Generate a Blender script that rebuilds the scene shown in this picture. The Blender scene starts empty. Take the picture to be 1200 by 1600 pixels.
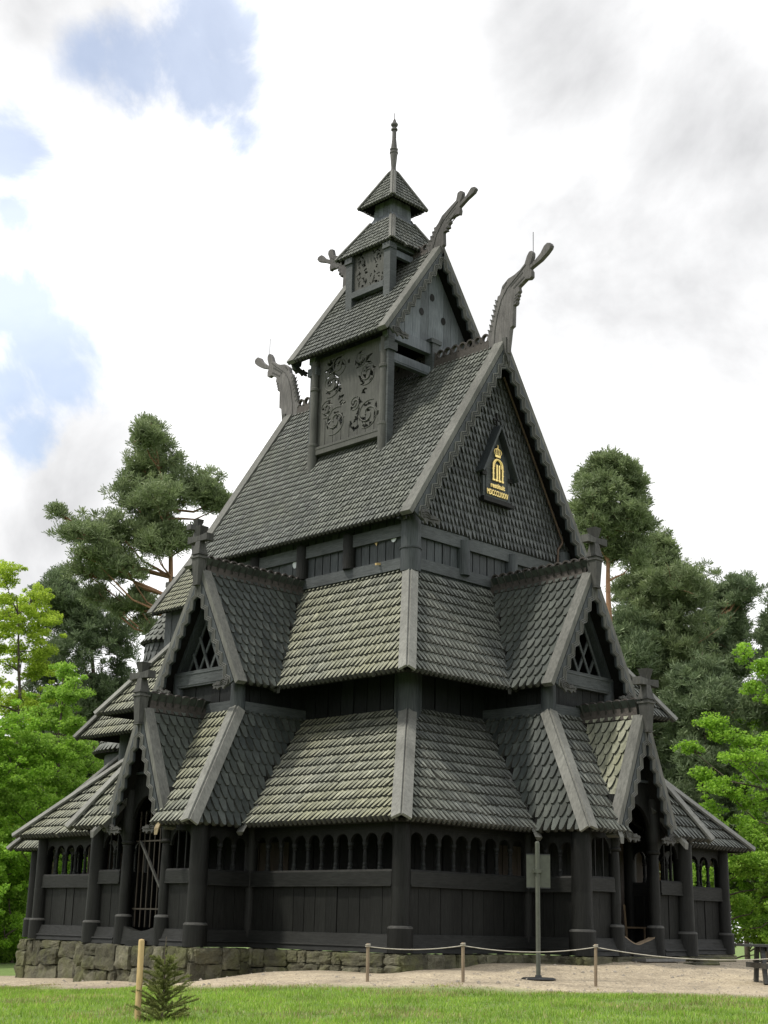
import bpy, bmesh, math, random
from mathutils import Vector as V, Matrix
random.seed(7)
C = bpy.context.scene.collection
sc = bpy.context.scene
PI = math.pi
rnd = random.random
def ru(a, b): return a + (b - a) * random.random()

# ------------------------------------------------------------------ materials
def newmat(name):
    m = bpy.data.materials.new(name); m.use_nodes = True
    nt = m.node_tree; b = nt.nodes['Principled BSDF']
    return m, nt, b
def N(nt, t, **kw):
    n = nt.nodes.new(t)
    for k, v in kw.items():
        if k in n.inputs.keys() if hasattr(n.inputs, 'keys') else False: n.inputs[k].default_value = v
        else: setattr(n, k, v)
    return n
def noise(nt, scale, detail=4, rough=.55, vec=None, stretch=None):
    n = nt.nodes.new('ShaderNodeTexNoise'); n.inputs['Scale'].default_value = scale
    n.inputs['Detail'].default_value = detail; n.inputs['Roughness'].default_value = rough
    tc = nt.nodes.new('ShaderNodeTexCoord')
    src = tc.outputs['Object']
    if stretch:
        mp = nt.nodes.new('ShaderNodeMapping'); mp.inputs['Scale'].default_value = stretch
        nt.links.new(src, mp.inputs['Vector']); src = mp.outputs['Vector']
    nt.links.new(src, n.inputs['Vector'])
    return n.outputs['Fac']
def ramp(nt, fac, stops):
    r = nt.nodes.new('ShaderNodeValToRGB'); e = r.color_ramp.elements
    while len(e) > 1: e.remove(e[-1])
    for i, (p, c) in enumerate(stops):
        if i == 0: e[0].position = p; x = e[0]
        else: x = e.new(p)
        x.color = (*c, 1) if len(c) == 3 else c
    nt.links.new(fac, r.inputs['Fac'])
    return r.outputs['Color']
def mixc(nt, a, b, fac, mode='MIX'):
    m = nt.nodes.new('ShaderNodeMix'); m.data_type = 'RGBA'; m.blend_type = mode
    for s, v in ((m.inputs[0], fac), (m.inputs[6], a), (m.inputs[7], b)):
        if isinstance(v, (int, float)): s.default_value = v
        elif isinstance(v, tuple): s.default_value = (*v, 1) if len(v) == 3 else v
        else: nt.links.new(v, s)
    return m.outputs[2]
def bump(nt, b, h, strength=.3, dist=.02):
    n = nt.nodes.new('ShaderNodeBump'); n.inputs['Strength'].default_value = strength
    n.inputs['Distance'].default_value = dist
    nt.links.new(h, n.inputs['Height']); nt.links.new(n.outputs['Normal'], b.inputs['Normal'])
def island(nt):
    g = nt.nodes.new('ShaderNodeNewGeometry'); return g.outputs['Random Per Island']

def shingle_mat(name, dark, mid, light, moss, mossamt, rough=.7):
    m, nt, b = newmat(name)
    c = ramp(nt, island(nt), [(0, tuple(x * .55 for x in dark)), (.05, dark), (.45, mid), (.94, light), (1, tuple(x * 1.3 for x in light))])
    big = noise(nt, .55, 5, .6)
    mo = ramp(nt, big, [(.5 - .12 * mossamt - .06, (0, 0, 0)), (.72 - .1 * mossamt, (1, 1, 1))])
    mm = nt.nodes.new('ShaderNodeMath'); mm.operation = 'MULTIPLY'; mm.inputs[1].default_value = mossamt
    nt.links.new(mo, mm.inputs[0])
    c = mixc(nt, c, moss, mm.outputs[0])
    fine = noise(nt, 9, 6, .7)
    c = mixc(nt, c, ramp(nt, fine, [(.3, (.62, .62, .62)), (.7, (1.22, 1.22, 1.22))]), 1.0, 'MULTIPLY')
    st = noise(nt, 2.6, 6, .65, stretch=(2.2, 2.2, .28))
    c = mixc(nt, c, ramp(nt, st, [(.30, (.70, .71, .70)), (.48, (.96, .96, .96)), (.72, (1.14, 1.14, 1.12))]), 1.0, 'MULTIPLY')
    nt.links.new(c, b.inputs['Base Color']); b.inputs['Roughness'].default_value = rough
    b.inputs['Specular IOR Level'].default_value = .35
    bump(nt, b, noise(nt, 35, 3, .6), .35, .01)
    return m
def wood_mat(name, c1, c2, stretch, rough=.65, spec=.35, streak=5.0):
    m, nt, b = newmat(name)
    f = noise(nt, streak, 6, .62, stretch=stretch)
    c = ramp(nt, f, [(.28, c1), (.72, c2)])
    g = noise(nt, .9, 4, .6)
    c = mixc(nt, c, ramp(nt, g, [(.3, (.68, .68, .68)), (.72, (1.25, 1.25, 1.25))]), 1.0, 'MULTIPLY')
    c = mixc(nt, c, ramp(nt, island(nt), [(0, (.72, .72, .72)), (1, (1.25, 1.25, 1.25))]), 1.0, 'MULTIPLY')
    rr_ = ramp(nt, noise(nt, streak * 1.6, 5, .65, stretch=stretch), [(.3, (rough - .16,) * 3), (.7, (min(1, rough + .14),) * 3)])
    nt.links.new(rr_, b.inputs['Roughness'])
    nt.links.new(c, b.inputs['Base Color'])
    b.inputs['Specular IOR Level'].default_value = spec
    bump(nt, b, noise(nt, streak * 3, 5, .6, stretch=stretch), .35, .012)
    return m
VS = (9, 9, .55)
M = {}
M['shingle_sun'] = shingle_mat('sunlit_weathered_olive_shingle', (.128, .137, .112), (.172, .180, .147), (.218, .224, .182), (.225, .222, .120), .5)  # olive lichen tone, with the sun on left-facing roofs put into its brightness
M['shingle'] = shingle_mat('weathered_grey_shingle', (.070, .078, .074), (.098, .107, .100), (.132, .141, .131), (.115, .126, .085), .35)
M['shingle_dark'] = shingle_mat('shaded_green_shingle', (.026, .033, .032), (.038, .046, .044), (.055, .064, .060), (.060, .069, .048), .35)  # shade on dormer, bay-side and porch slopes put into a darker tone
M['shingle_gable'] = shingle_mat('tarred_gable_shingle', (.055, .061, .065), (.078, .085, .089), (.105, .113, .117), (.07, .075, .07), .15)
M['deck'] = wood_mat('dark_roof_deck', (.006, .006, .0055), (.014, .014, .013), VS, .85, .12)
M['edge'] = plain('dark_shingle_edge', (.030, .031, .028), .7, 0, 6) if 0 else None
M['trim'] = wood_mat('grey_weathered_trim', (.066, .068, .063), (.132, .132, .122), (4, 4, .5), .75, .25)
M['hip'] = wood_mat('pale_grey_hip_board', (.105, .107, .099), (.185, .186, .172), (4, 4, .5), .75, .25)
M['trimdark'] = wood_mat('dark_weathered_trim', (.030, .031, .030), (.066, .066, .062), (3, 3, .8), .7, .25)
M['crest'] = wood_mat('brown_black_crest', (.028, .024, .022), (.062, .054, .049), (3, 3, 3), .7, .3)
M['tar'] = wood_mat('black_tarred_wood', (.0022, .0025, .0023), (.0115, .0122, .0112), VS, .58, .18)
M['tarm'] = wood_mat('dark_tarred_wall', (.0045, .0053, .0056), (.0145, .0163, .0168), VS, .62, .15)
M['tar2'] = wood_mat('blue_black_tarred_wood', (.015, .0185, .0205), (.050, .059, .063), VS, .58, .28)
M['tarh'] = wood_mat('black_tarred_beam', (.0038, .0043, .0040), (.0155, .0164, .0153), (.8, .8, 9), .58, .2)
M['beam2'] = wood_mat('grey_black_beam', (.025, .030, .032), (.075, .083, .086), (.8, .8, 9), .62, .28)
M['silver'] = wood_mat('silver_grey_boards', (.055, .064, .074), (.14, .155, .172), VS, .7, .3)
M['panel'] = wood_mat('brown_grey_panel', (.040, .042, .039), (.088, .089, .081), VS, .7, .3)
M['dragon'] = wood_mat('mauve_grey_carving', (.056, .054, .055), (.125, .119, .118), (4, 4, .7), .75, .25)
M['inner'] = wood_mat('brown_inner_boards', (.030, .022, .016), (.075, .055, .038), VS, .7)
M['yellow'] = wood_mat('pale_chair_wood', (.13, .09, .05), (.22, .155, .085), (4, 4, 2), .6)
M['stake'] = wood_mat('yellow_stake_wood', (.36, .25, .11), (.55, .41, .21), (6, 6, 1), .7)
M['stake2'] = wood_mat('brown_stake_wood', (.14, .105, .07), (.25, .195, .13), (6, 6, 1), .75)
M['picnic'] = wood_mat('black_picnic_boards', (.016, .018, .017), (.04, .042, .04), (1, 1, 9), .5, .5)
M['lichen'] = wood_mat('ochre_lichen_board', (.17, .13, .075), (.30, .25, .15), (2, 2, 2), .85)
def plain(name, c, rough=.5, metal=0.0, nz=None):
    m, nt, b = newmat(name)
    f = noise(nt, nz or 12, 4, .6)
    cc = ramp(nt, f, [(.3, tuple(x * .8 for x in c)), (.7, tuple(min(1, x * 1.18) for x in c))])
    nt.links.new(cc, b.inputs['Base Color']); b.inputs['Roughness'].default_value = rough
    b.inputs['Metallic'].default_value = metal
    return m
M['gold'] = plain('gold_leaf', (.92, .68, .27), .42, .6)
M['copper'] = plain('brown_copper_pipe', (.075, .05, .036), .5, .4)
M['iron'] = plain('dark_iron', (.03, .032, .034), .45, .6)
M['grate'] = plain('brown_iron_bar', (.030, .024, .018), .6, .3)
M['signm'] = plain('grey_green_painted_metal', (.055, .061, .046), .55, .1)
M['rope'] = plain('pale_rope', (.36, .34, .29), .9)
M['mat'] = plain('grey_steel_grating', (.13, .13, .125), .5, .6)
M['edge'] = plain('dark_shingle_edge', (.038, .039, .034), .75, 0, 6)  # darker second material for the side and tip faces of each shingle
M['white'] = plain('pale_lead_disc', (.42, .45, .47), .6)
def stone_mat():
    m, nt, b = newmat('mossy_field_stone')
    c = ramp(nt, island(nt), [(0, (.062, .060, .038)), (.5, (.115, .110, .072)), (1, (.185, .178, .13))])
    n = noise(nt, 2.2, 8, .7)
    c = mixc(nt, c, ramp(nt, n, [(.34, (.35, .35, .32)), (.55, (1, 1, .96)), (.75, (1.45, 1.42, 1.25))]), 1., 'MULTIPLY')
    mo = ramp(nt, noise(nt, 1.6, 8, .7), [(.46, (0, 0, 0)), (.62, (.75, .75, .75))])
    c = mixc(nt, c, (.105, .112, .038), mo)
    nt.links.new(c, b.inputs['Base Color']); b.inputs['Roughness'].default_value = .9
    bump(nt, b, noise(nt, 9, 9, .75), 1.0, .12)
    return m
M['stone'] = stone_mat()

# ------------------------------------------------------------------ mesh builder
class MB:
    def __init__(s): s.v = []; s.f = []; s.sm = []; s.mi = {}
    def add(s, vs, fs, smooth=False, side=0):
        if side:
            for k in range(1, len(fs)): s.mi[len(s.f) + k] = side
        o = len(s.v); s.v += [tuple(p) for p in vs]
        for f in fs: s.f.append([i + o for i in f]); s.sm.append(smooth)
        return s
    def prism(s, poly, ext):
        n = len(poly); poly = [V(p) for p in poly]; ext = V(ext)
        vs = poly + [p + ext for p in poly]
        fs = [list(range(n))[::-1], list(range(n, 2 * n))] + [[i, (i + 1) % n, n + (i + 1) % n, n + i] for i in range(n)]
        return s.add(vs, fs)
    def box(s, lo, hi):
        (a, b, c), (d, e, f) = lo, hi
        return s.prism([(a, b, c), (d, b, c), (d, e, c), (a, e, c)], (0, 0, f - c))
    def beam(s, p, q, w, h, up=(0, 0, 1), off=0.0):
        p, q, up = V(p), V(q), V(up); d = (q - p).normalized(); sd = d.cross(up)
        if sd.length < 1e-5: sd = d.cross(V((1, 0, 0)))
        sd.normalize(); u = sd.cross(d).normalized()
        c = [p + sd * (-w / 2) + u * (off - h / 2), p + sd * (w / 2) + u * (off - h / 2), p + sd * (w / 2) + u * (off + h / 2), p + sd * (-w / 2) + u * (off + h / 2)]
        return s.prism(c, q - p)
    def lathe(s, prof, at=(0, 0, 0), n=20, lean=(0, 0)):
        # prof: list of (r, z); every segment has rings of its own so that edges stay crisp
        at = V(at)
        def ring(r, z): return [at + V((r * math.cos(2 * PI * i / n) + lean[0] * z, r * math.sin(2 * PI * i / n) + lean[1] * z, z)) for i in range(n)]
        for (r0, z0), (r1, z1) in zip(prof[:-1], prof[1:]):
            s.add(ring(r0, z0) + ring(r1, z1), [[i, (i + 1) % n, n + (i + 1) % n, n + i] for i in range(n)], True)
        s.add(ring(*prof[0]), [list(range(n))[::-1]]); s.add(ring(*prof[-1]), [list(range(n))])
        return s
    def tube(s, pts, rad, n=8):
        pts = [V(p) for p in pts]; rings = []
        if isinstance(rad, (int, float)): rad = [rad] * len(pts)
        ref = None
        for i, p in enumerate(pts):
            d = (pts[min(i + 1, len(pts) - 1)] - pts[max(i - 1, 0)]).normalized()
            if ref is None:
                ref = V((0, 0, 1)) if abs(d.z) < .9 else V((1, 0, 0))
            a = (ref - d * ref.dot(d))
            if a.length < 1e-4: a = d.orthogonal()
            a.normalize(); ref = a
            b = d.cross(a)
            rings.append([p + (a * math.cos(2 * PI * k / n) + b * math.sin(2 * PI * k / n)) * rad[i] for k in range(n)])
        vs = [x for r in rings for x in r]
        fs = [[i * n + k, i * n + (k + 1) % n, (i + 1) * n + (k + 1) % n, (i + 1) * n + k] for i in range(len(pts) - 1) for k in range(n)]
        s.add(vs, fs, True)
        s.add(rings[0], [list(range(n))[::-1]]); s.add(rings[-1], [list(range(n))])
        return s
    def build(s, name, mat, parent=None, **props):
        me = bpy.data.meshes.new(name); me.from_pydata(s.v, [], s.f); me.materials.append(M[mat] if isinstance(mat, str) else mat)
        if s.mi:
            me.materials.append(M['edge'])
            for k in s.mi: me.polygons[k].material_index = 1
        if any(s.sm): me.polygons.foreach_set('use_smooth', s.sm)
        me.update()
        o = bpy.data.objects.new(name, me); C.objects.link(o)
        if parent: o.parent = parent
        for k, v in props.items(): o[k] = v
        return o
def empty(name, parent=None, **props):
    o = bpy.data.objects.new(name, None); C.objects.link(o); o.empty_display_size = .2
    if parent: o.parent = parent
    for k, v in props.items(): o[k] = v
    return o
def inpoly(u, v, P):
    r = False; n = len(P)
    for i in range(n):
        (a, b), (c, d) = P[i], P[(i + 1) % n]
        if (b > v) != (d > v) and u < (c - a) * (v - b) / (d - b) + a: r = not r
    return r
def span(P, v):
    xs = []
    for (a, b), (c, d) in zip(P, P[1:] + P[:1]):
        if (b > v) != (d > v): xs.append(a + (c - a) * (v - b) / (d - b))
    return (min(xs), max(xs)) if xs else (-1e9, 1e9)
def plane_axes(poly):
    p = [V(x) for x in poly]; u = (p[1] - p[0]).normalized()
    n = u.cross(p[2] - p[0]).normalized()
    if n.z < -1e-4: n = -n
    v = n.cross(u)
    if v.z < 0: v = -v
    return p[0], u, v, n
def shingles(mb, poly, ex, w, th=.06, tip=.5, lift=.0, nout=None, over=.05, skip=None, rnd_tip=.16):
    """covers a roof face (first edge = the eave) with separate thick tapering shingles"""
    o, u, v, n = plane_axes(poly)
    if nout is not None and n.dot(V(nout)) < 0: n = -n
    P = [((V(p) - o).dot(u), (V(p) - o).dot(v)) for p in poly]
    us = [a for a, b in P]; vs = [b for a, b in P]
    rows = int(max(vs) / ex) + 1; L = ex * 1.7
    for k in range(rows):
        vt = k * ex - over
        i0 = int(min(us) / w) - 1; i1 = int(max(us) / w) + 2
        for i in range(i0, i1):
            uc = (i + .5 * (k % 2)) * w
            vv = min(max(vt + .4 * ex, .012), max(vs) - .02)
            if not inpoly(uc, vv, P): continue
            if skip and skip(o + u * uc + v * vv): continue
            j = ru(-.003, .003); ww = w * ru(.95, .985); t = th * ru(.93, 1.07); dv = ru(-.006, .006); sk = ru(-.007, .007)
            h = ww / 2; ht = h * tip
            pr = [(-h, L), (-h, .62 * L), (-ht, rnd_tip * .5 * ex), (-ht * (1.3 - rnd_tip * 1.6), 0), (ht * (1.3 - rnd_tip * 1.6), 0), (ht, rnd_tip * .5 * ex), (h, .62 * L), (h, L)]
            if rnd() < .018: dv -= ru(.03, .07)
            if rnd() < .05: sk += ru(-.03, .03)
            top = []; bot = []
            for a, b in pr:
                lo_, hi_ = span(P, min(max(vt + b, .005), max(vs) - .005))
                base = o + u * min(max(uc + j + a + sk * (1 - b / L), lo_ - .03), hi_ + .03) + v * (vt + dv + b)
                z = lift + .012 + t * (1 - b / L) * 1.0
                top.append(base + n * (z + (.25 * t if b < L * .7 else 0))); bot.append(base + n * (lift - .02))
            m = len(pr)
            mb.add(top + bot, [list(range(m))] + [[i2, i2 + 1, m + i2 + 1, m + i2] for i2 in range(m - 1)], False, 1)
def slab(poly, th, nout=None):
    o, u, v, n = plane_axes(poly)
    if nout is not None and n.dot(V(nout)) < 0: n = -n
    return MB().prism(poly, -n * th), n
def hip_board(p0, p1, d1, n1, d2, n2, w=.2, t=.05, off=.118, ext=.12):
    """two boards meeting along a hip line, lying on the shingles of both faces"""
    mb = MB(); p0, p1 = V(p0), V(p1); a = (p1 - p0).normalized(); p0 = p0 - a * ext
    nm = (V(n1) + V(n2)).normalized()
    c = off / max(.3, nm.dot(V(n1)))
    q0, q1 = p0 + nm * c, p1 + nm * c
    for d, n in ((d1, n1), (d2, n2)):
        n = V(n).normalized(); d = V(d); d = (d - a * d.dot(a)); d = (d - n * d.dot(n)).normalized()
        r0, r1 = q0, q1
        mb.prism([r0, r0 + d * w, r1 + d * w, r1], n * t)
    return mb
def crest(p0, p1, cell=.2, th=.07, side=(1, 0, 0), base=.16):
    """openwork ridge board: a row of rings over a plain board"""
    p0, p1 = V(p0), V(p1); d = (p1 - p0); Ln = d.length; d.normalize(); sd = d.cross(V((0, 0, 1))).normalized()
    n = max(1, round(Ln / cell)); c = Ln / n; mb = MB()
    mb.prism([p0 - sd * th * .8 - V((0, 0, .12)), p0 + sd * th * .8 - V((0, 0, .12)), p0 + sd * th * .55 + V((0, 0, base)), p0 - sd * th * .55 + V((0, 0, base))], p1 - p0)
    K = 14; R = c / 2; r = R * .70
    for i in range(n):
        o = p0 + d * (c * (i + .5)) + V((0, 0, base + R * .95))
        outer = []; inner = []
        for k in range(K):
            t = 2 * PI * k / K; x, z = math.cos(t), math.sin(t)
            inner.append((r * x, r * z))
            if z < -1e-6: s_ = R / max(abs(x), abs(z)); outer.append((x * s_, z * s_))
            else: outer.append((R * x, R * z))
        P = lambda a, z, q: o + d * a + V((0, 0, z)) + sd * q
        vs = [P(a, z, th / 2) for a, z in outer] + [P(a, z, th / 2) for a, z in inner] + [P(a, z, -th / 2) for a, z in outer] + [P(a, z, -th / 2) for a, z in inner]
        fs = []
        for k in range(K):
            k2 = (k + 1) % K
            fs += [[k, k2, K + k2, K + k], [2 * K + k2, 2 * K + k, 3 * K + k, 3 * K + k2], [k2, k, 2 * K + k, 2 * K + k2], [K + k, K + k2, 3 * K + k2, 3 * K + k]]
        mb.add(vs, fs)
    return mb
def strip(o, a, b, n, L, outer, inner, th, step=.02, s0=0.0, clamp=None):
    """band between two offset curves outer(s) and inner(s) along direction a, offsets along b, thickness along n"""
    mb = MB(); k = max(2, int((L - s0) / step)); vs = []
    for i in range(k + 1):
        s_ = s0 + (L - s0) * i / k
        p, q = o + a * s_ + b * outer(s_), o + a * s_ + b * inner(s_)
        if clamp:
            p, q = [x - clamp[1] * min(0, (x - clamp[0]).dot(clamp[1])) for x in (p, q)]
        vs += [p, q, p + n * th, q + n * th]
    fs = []
    for i in range(k):
        x = i * 4; y = x + 4
        fs += [[x, x + 1, y + 1, y], [x + 2, y + 2, y + 3, x + 3], [x, y, y + 2, x + 2], [x + 1, x + 3, y + 3, y + 1]]
    fs += [[0, 2, 3, 1], [4 * k, 4 * k + 1, 4 * k + 3, 4 * k + 2]]
    return mb.add(vs, fs)
def saw(s, per, dep):
    t = (s / per) % 1.0
    return dep * (t / .62 if t < .62 else (1 - t) / .38)
def bargeboard(apex, foot, n, inward, per=.36, w0=.13, dep=.115, w_flat=.20, parent=None, scale=1.0):
    """barge board of one gable slope: plain outer board, stepped inner edge with raised carved lines"""
    apex, foot, n = V(apex), V(foot), V(n).normalized(); a = foot - apex; L = a.length; a.normalize()
    b = V(inward); b = (b - a * b.dot(a)).normalized()
    o = apex
    edge = lambda s: w0 * scale + saw(s, per * scale, dep * scale) + .09 * scale
    sd = a - n * a.dot(n); sd.z = 0; sd.normalize(); cl = (apex, sd)
    brd = strip(o, a, b, n, L, lambda s: 0.0, edge, .05, clamp=cl)
    car = MB()
    for k, d in enumerate((.025, .085, .145)):
        s2 = strip(o + n * .05, a, b, n, L, (lambda s, d=d: edge(s) - d * scale - .024 * scale), (lambda s, d=d: edge(s) - d * scale), .022, clamp=cl)
        car.add(s2.v, s2.f)
    return brd, car
# ------------------------------------------------------------------ the stave church
X1, Y1, Z1 = 6.0, 6.65, 2.42          # eave of the gallery roof
X0, Y0 = 5.52, 6.2                    # gallery wall
X2, Y2, Z2 = 3.55, 4.39, 4.93         # aisle wall, top of the gallery roof
X3, Y3, Z3 = 4.67, 5.44, 5.53         # eave of the aisle roof
X4, Y4, Z4 = 2.77, 3.64, 8.25         # nave wall, top of the aisle roof
EX, GY, Z5, Z6 = 3.23, 4.09, 9.45, 14.5
CH = empty('stave_church', label='black timber stave church with stepped shingled roofs and dragon heads on its gables', category='church')

def part(mb, name, mat, parent=CH, **kw): return mb.build(name, mat, parent, **kw)
def roof_field(parent, poly, mat, ex, w, th=.06, tip=.38, name='shingle_field', nout=None, deck=True, skip=None, over=.05, cover=True, rnd_tip=.16):
    if deck:
        d, n = slab(poly, .09, nout); part(d, 'roof_deck', 'deck', parent)
    if cover:
        m = MB(); shingles(m, poly, ex, w, th, tip, nout=nout, skip=skip, over=over, rnd_tip=rnd_tip); part(m, name, mat, parent)

# ---- hipped roofs round the gallery and the aisles
def hipped(name, xa, ya, za, xb, yb, zb, ex, w, th, skipL, skipR, mats, label=None, hipw=.2):
    R = empty(name, CH)
    c0 = [V((-xa, -ya, za)), V((xa, -ya, za)), V((xa, ya, za)), V((-xa, ya, za))]
    c1 = [V((-xb, -yb, zb)), V((xb, -yb, zb)), V((xb, yb, zb)), V((-xb, yb, zb))]
    nr = [V((0, -(zb - za), ya - yb)).normalized(), V(((zb - za), 0, xa - xb)).normalized(), V((0, (zb - za), ya - yb)).normalized(), V((-(zb - za), 0, xa - xb)).normalized()]
    outs = [(0, -1, 0), (1, 0, 0), (0, 1, 0), (-1, 0, 0)]
    for k in range(4):
        k2 = (k + 1) % 4
        poly = [c0[k], c0[k2], c1[k2], c1[k]]
        roof_field(R, poly, mats[k], ex, w, th, nout=V(outs[k]) + V((0, 0, .5)), skip=[skipR, None, None, skipL][k], cover=k in (0, 3))
    for k in range(4):
        pr = (k - 1) % 4
        dd = [V((1, 0, 0)), V((0, 1, 0)), V((-1, 0, 0)), V((0, -1, 0))]
        hb = hip_board(c0[k], c1[k], dd[k], nr[k], -dd[pr], nr[pr], hipw)
        part(hb, 'hip_board', 'hip', R)
    return R
def in_bay_low_L(p): return abs(p.y) < 1.08 + (Z2 - p.z) * .42 - .25 and p.x < -X2
def in_bay_low_R(p): return abs(p.x) < 1.08 + (Z2 - p.z) * .42 - .25 and p.y < -Y2
def in_dorm_L(p): return abs(p.y) < (8.18 - p.z) * .555 - .3
def in_dorm_R(p): return abs(p.x) < (8.18 - p.z) * .555 - .3
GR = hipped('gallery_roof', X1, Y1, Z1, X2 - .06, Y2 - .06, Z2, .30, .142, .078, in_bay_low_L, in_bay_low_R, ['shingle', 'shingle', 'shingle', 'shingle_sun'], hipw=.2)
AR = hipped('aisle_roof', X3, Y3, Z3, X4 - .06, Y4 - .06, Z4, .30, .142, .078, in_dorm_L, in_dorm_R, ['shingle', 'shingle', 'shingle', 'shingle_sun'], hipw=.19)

# ---- walls of vertical boards
def boards(mb, p, q, z0, z1, w=.3, th=.06, n=(0, -1, 0), gap=.012, jit=.012):
    p, q, n = V(p), V(q), V(n); d = q - p; L = d.length; d.normalize(); k = max(1, round(L / w)); ww = L / k
    for i in range(k):
        a = p + d * (i * ww + gap / 2) + n * ru(-jit, jit); b = p + d * ((i + 1) * ww - gap / 2) + n * 0
        b = a + d * (ww - gap)
        mb.prism([a + V((0, 0, z0)), b + V((0, 0, z0)), b - n * th + V((0, 0, z0)), a - n * th + V((0, 0, z0))], (0, 0, z1 - z0))
    return mb
def ring_wall(name, hx, hy, z0, z1, mat, w=.3, parent=CH, gap=.012):
    m = MB()
    boards(m, (-hx, -hy, 0), (hx, -hy, 0), z0, z1, w, n=(0, -1, 0), gap=gap); boards(m, (hx, hy, 0), (-hx, hy, 0), z0, z1, w, n=(0, 1, 0))
    boards(m, (-hx, hy, 0), (-hx, -hy, 0), z0, z1, w, n=(-1, 0, 0), gap=gap); boards(m, (hx, -hy, 0), (hx, hy, 0), z0, z1, w, n=(1, 0, 0))
    if gap > .02: m.box((-hx + .07, -hy + .07, z0 + .01), (hx - .07, hy - .07, z1 - .01))
    return part(m, name, mat, parent)
# inner wall behind the gallery, with the floor
IW = ring_wall('inner_wall', X2, Y2, .05, Z2 + .02, 'tar', .28)
fl = MB().box((-X0 + .05, -Y0 + .05, .0), (X0 - .05, Y0 - .05, .12)); fl.box((-6.85, -1.7, .004), (-X0 + .045, 1.7, .11)); fl.box((-1.7, -7.5, .004), (1.7, -Y0 + .045, .11)); part(fl, 'gallery_floor', 'inner')
# doorway leaf of brown boards behind the portals
for (a, b, n) in (((-.75, -Y2 - .03, 0), (.75, -Y2 - .03, 0), (0, -1, 0)), ((-X2 - .03, .75, 0), (-X2 - .03, -.75, 0), (-1, 0, 0))):
    m = boards(MB(), a, b, .15, 2.25, .25, .03, n); dr = part(m, 'inner_door', 'inner')
AW = ring_wall('aisle_wall', X2 + .0, Y2 + .0, Z2 + .03, Z3 + 1.25, 'tarm', .42, gap=.035)
NW = ring_wall('nave_wall', X4, Y4, Z4 - .35, Z5 + .1, 'tar2', .27, gap=.03)
# round corner posts with a band
def round_post(name, at, r, z0, z1, mat='tar2', band=None, parent=CH, n=20):
    prof = [(r, z0)]
    if band: prof += [(r, band), (r + .022, band + .006), (r + .022, band + .04), (r, band + .046)]
    prof += [(r, z1)]
    return part(MB().lathe(prof, at, n), name, mat, parent)
for sx in (-1, 1):
    for sy in (-1, 1):
        round_post('corner_post', (sx * (X4 - .02), sy * (Y4 - .02), 0), .235, Z4 - .05, Z5 + .25, 'tar2', 8.72, NW)
        o = round_post('corner_post', (sx * (X2 + .0), sy * (Y2 + .0), 0), .25, Z2 - .3, Z3 + 1.0, 'tar2', None, AW)
        m = MB(); x, y = sx * (X2 + .02), sy * (Y2 + .02)
        m.box((min(x + sx * .07, x - sx * .33), y - .0 + sy * .0 - .09, Z2 - .2), (max(x + sx * .07, x - sx * .33), y + .09, Z3 + .9)); part(m, 'corner_board', 'tar2', AW)
        m = MB(); m.box((x - .09, min(y + sy * .07, y - sy * .33), Z2 - .2), (x + .09, max(y + sy * .07, y - sy * .33), Z3 + .9)); part(m, 'corner_board', 'tar2', AW)
# beams and half-round stubs of the nave wall
def half_stub(x, y, z0, z1, r, n, mat):
    mb = MB(); n = V(n); s_ = n.cross(V((0, 0, 1))); K = 10
    pts = [V((x, y, 0)) + s_ * (r * math.cos(PI * k / K)) + n * (r * 1.15 * math.sin(PI * k / K)) for k in range(K + 1)]
    mb.prism([p + V((0, 0, z0)) - n * 0 for p in pts], (0, 0, z1 - z0)); return part(mb, 'pilaster_stub', mat, NW)
for z0, z1, pr in ((8.30, 8.56, .07), (9.06, 9.36, .09)):
    m = MB().box((-X4 + .2, -Y4 - pr, z0), (X4 - .2, -Y4 - .002, z1)); part(m, 'wall_beam', 'beam2', NW)
    m = MB().box((-X4 - pr, -Y4 + .2, z0), (-X4 - .002, Y4 - .2, z1)); part(m, 'wall_beam', 'beam2', NW)
for x in (-1.03, .72): half_stub(x, -Y4 - .012, 8.42, 9.26, .165, (0, -1, 0), 'tar2')
for y in (-1.66, 0.0, 1.77): half_stub(-X4 - .012, y, 8.55, 9.4, .17, (-1, 0, 0), 'tar')
for y, z in ((-3.12, 9.08), (.30, 9.0)):
    m = MB().prism([(-X4 - .028, y + .085 * math.cos(2 * PI * k / 16), z + .105 * math.sin(2 * PI * k / 16)) for k in range(16)], (-.012, 0, 0)); part(m, 'lead_disc', 'white', NW)
m = MB().beam((-X4 - .0, -2.72, 8.53), (-X4 - .20, -2.72, 8.49), .05, .05); m.prism([(-X4 - .03, -2.56, 8.98), (-X4 - .03, -2.50, 9.06), (-X4 - .03, -2.60, 9.10)], (-.01, 0, 0)); part(m, 'pale_peg', 'stake', NW)

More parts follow.
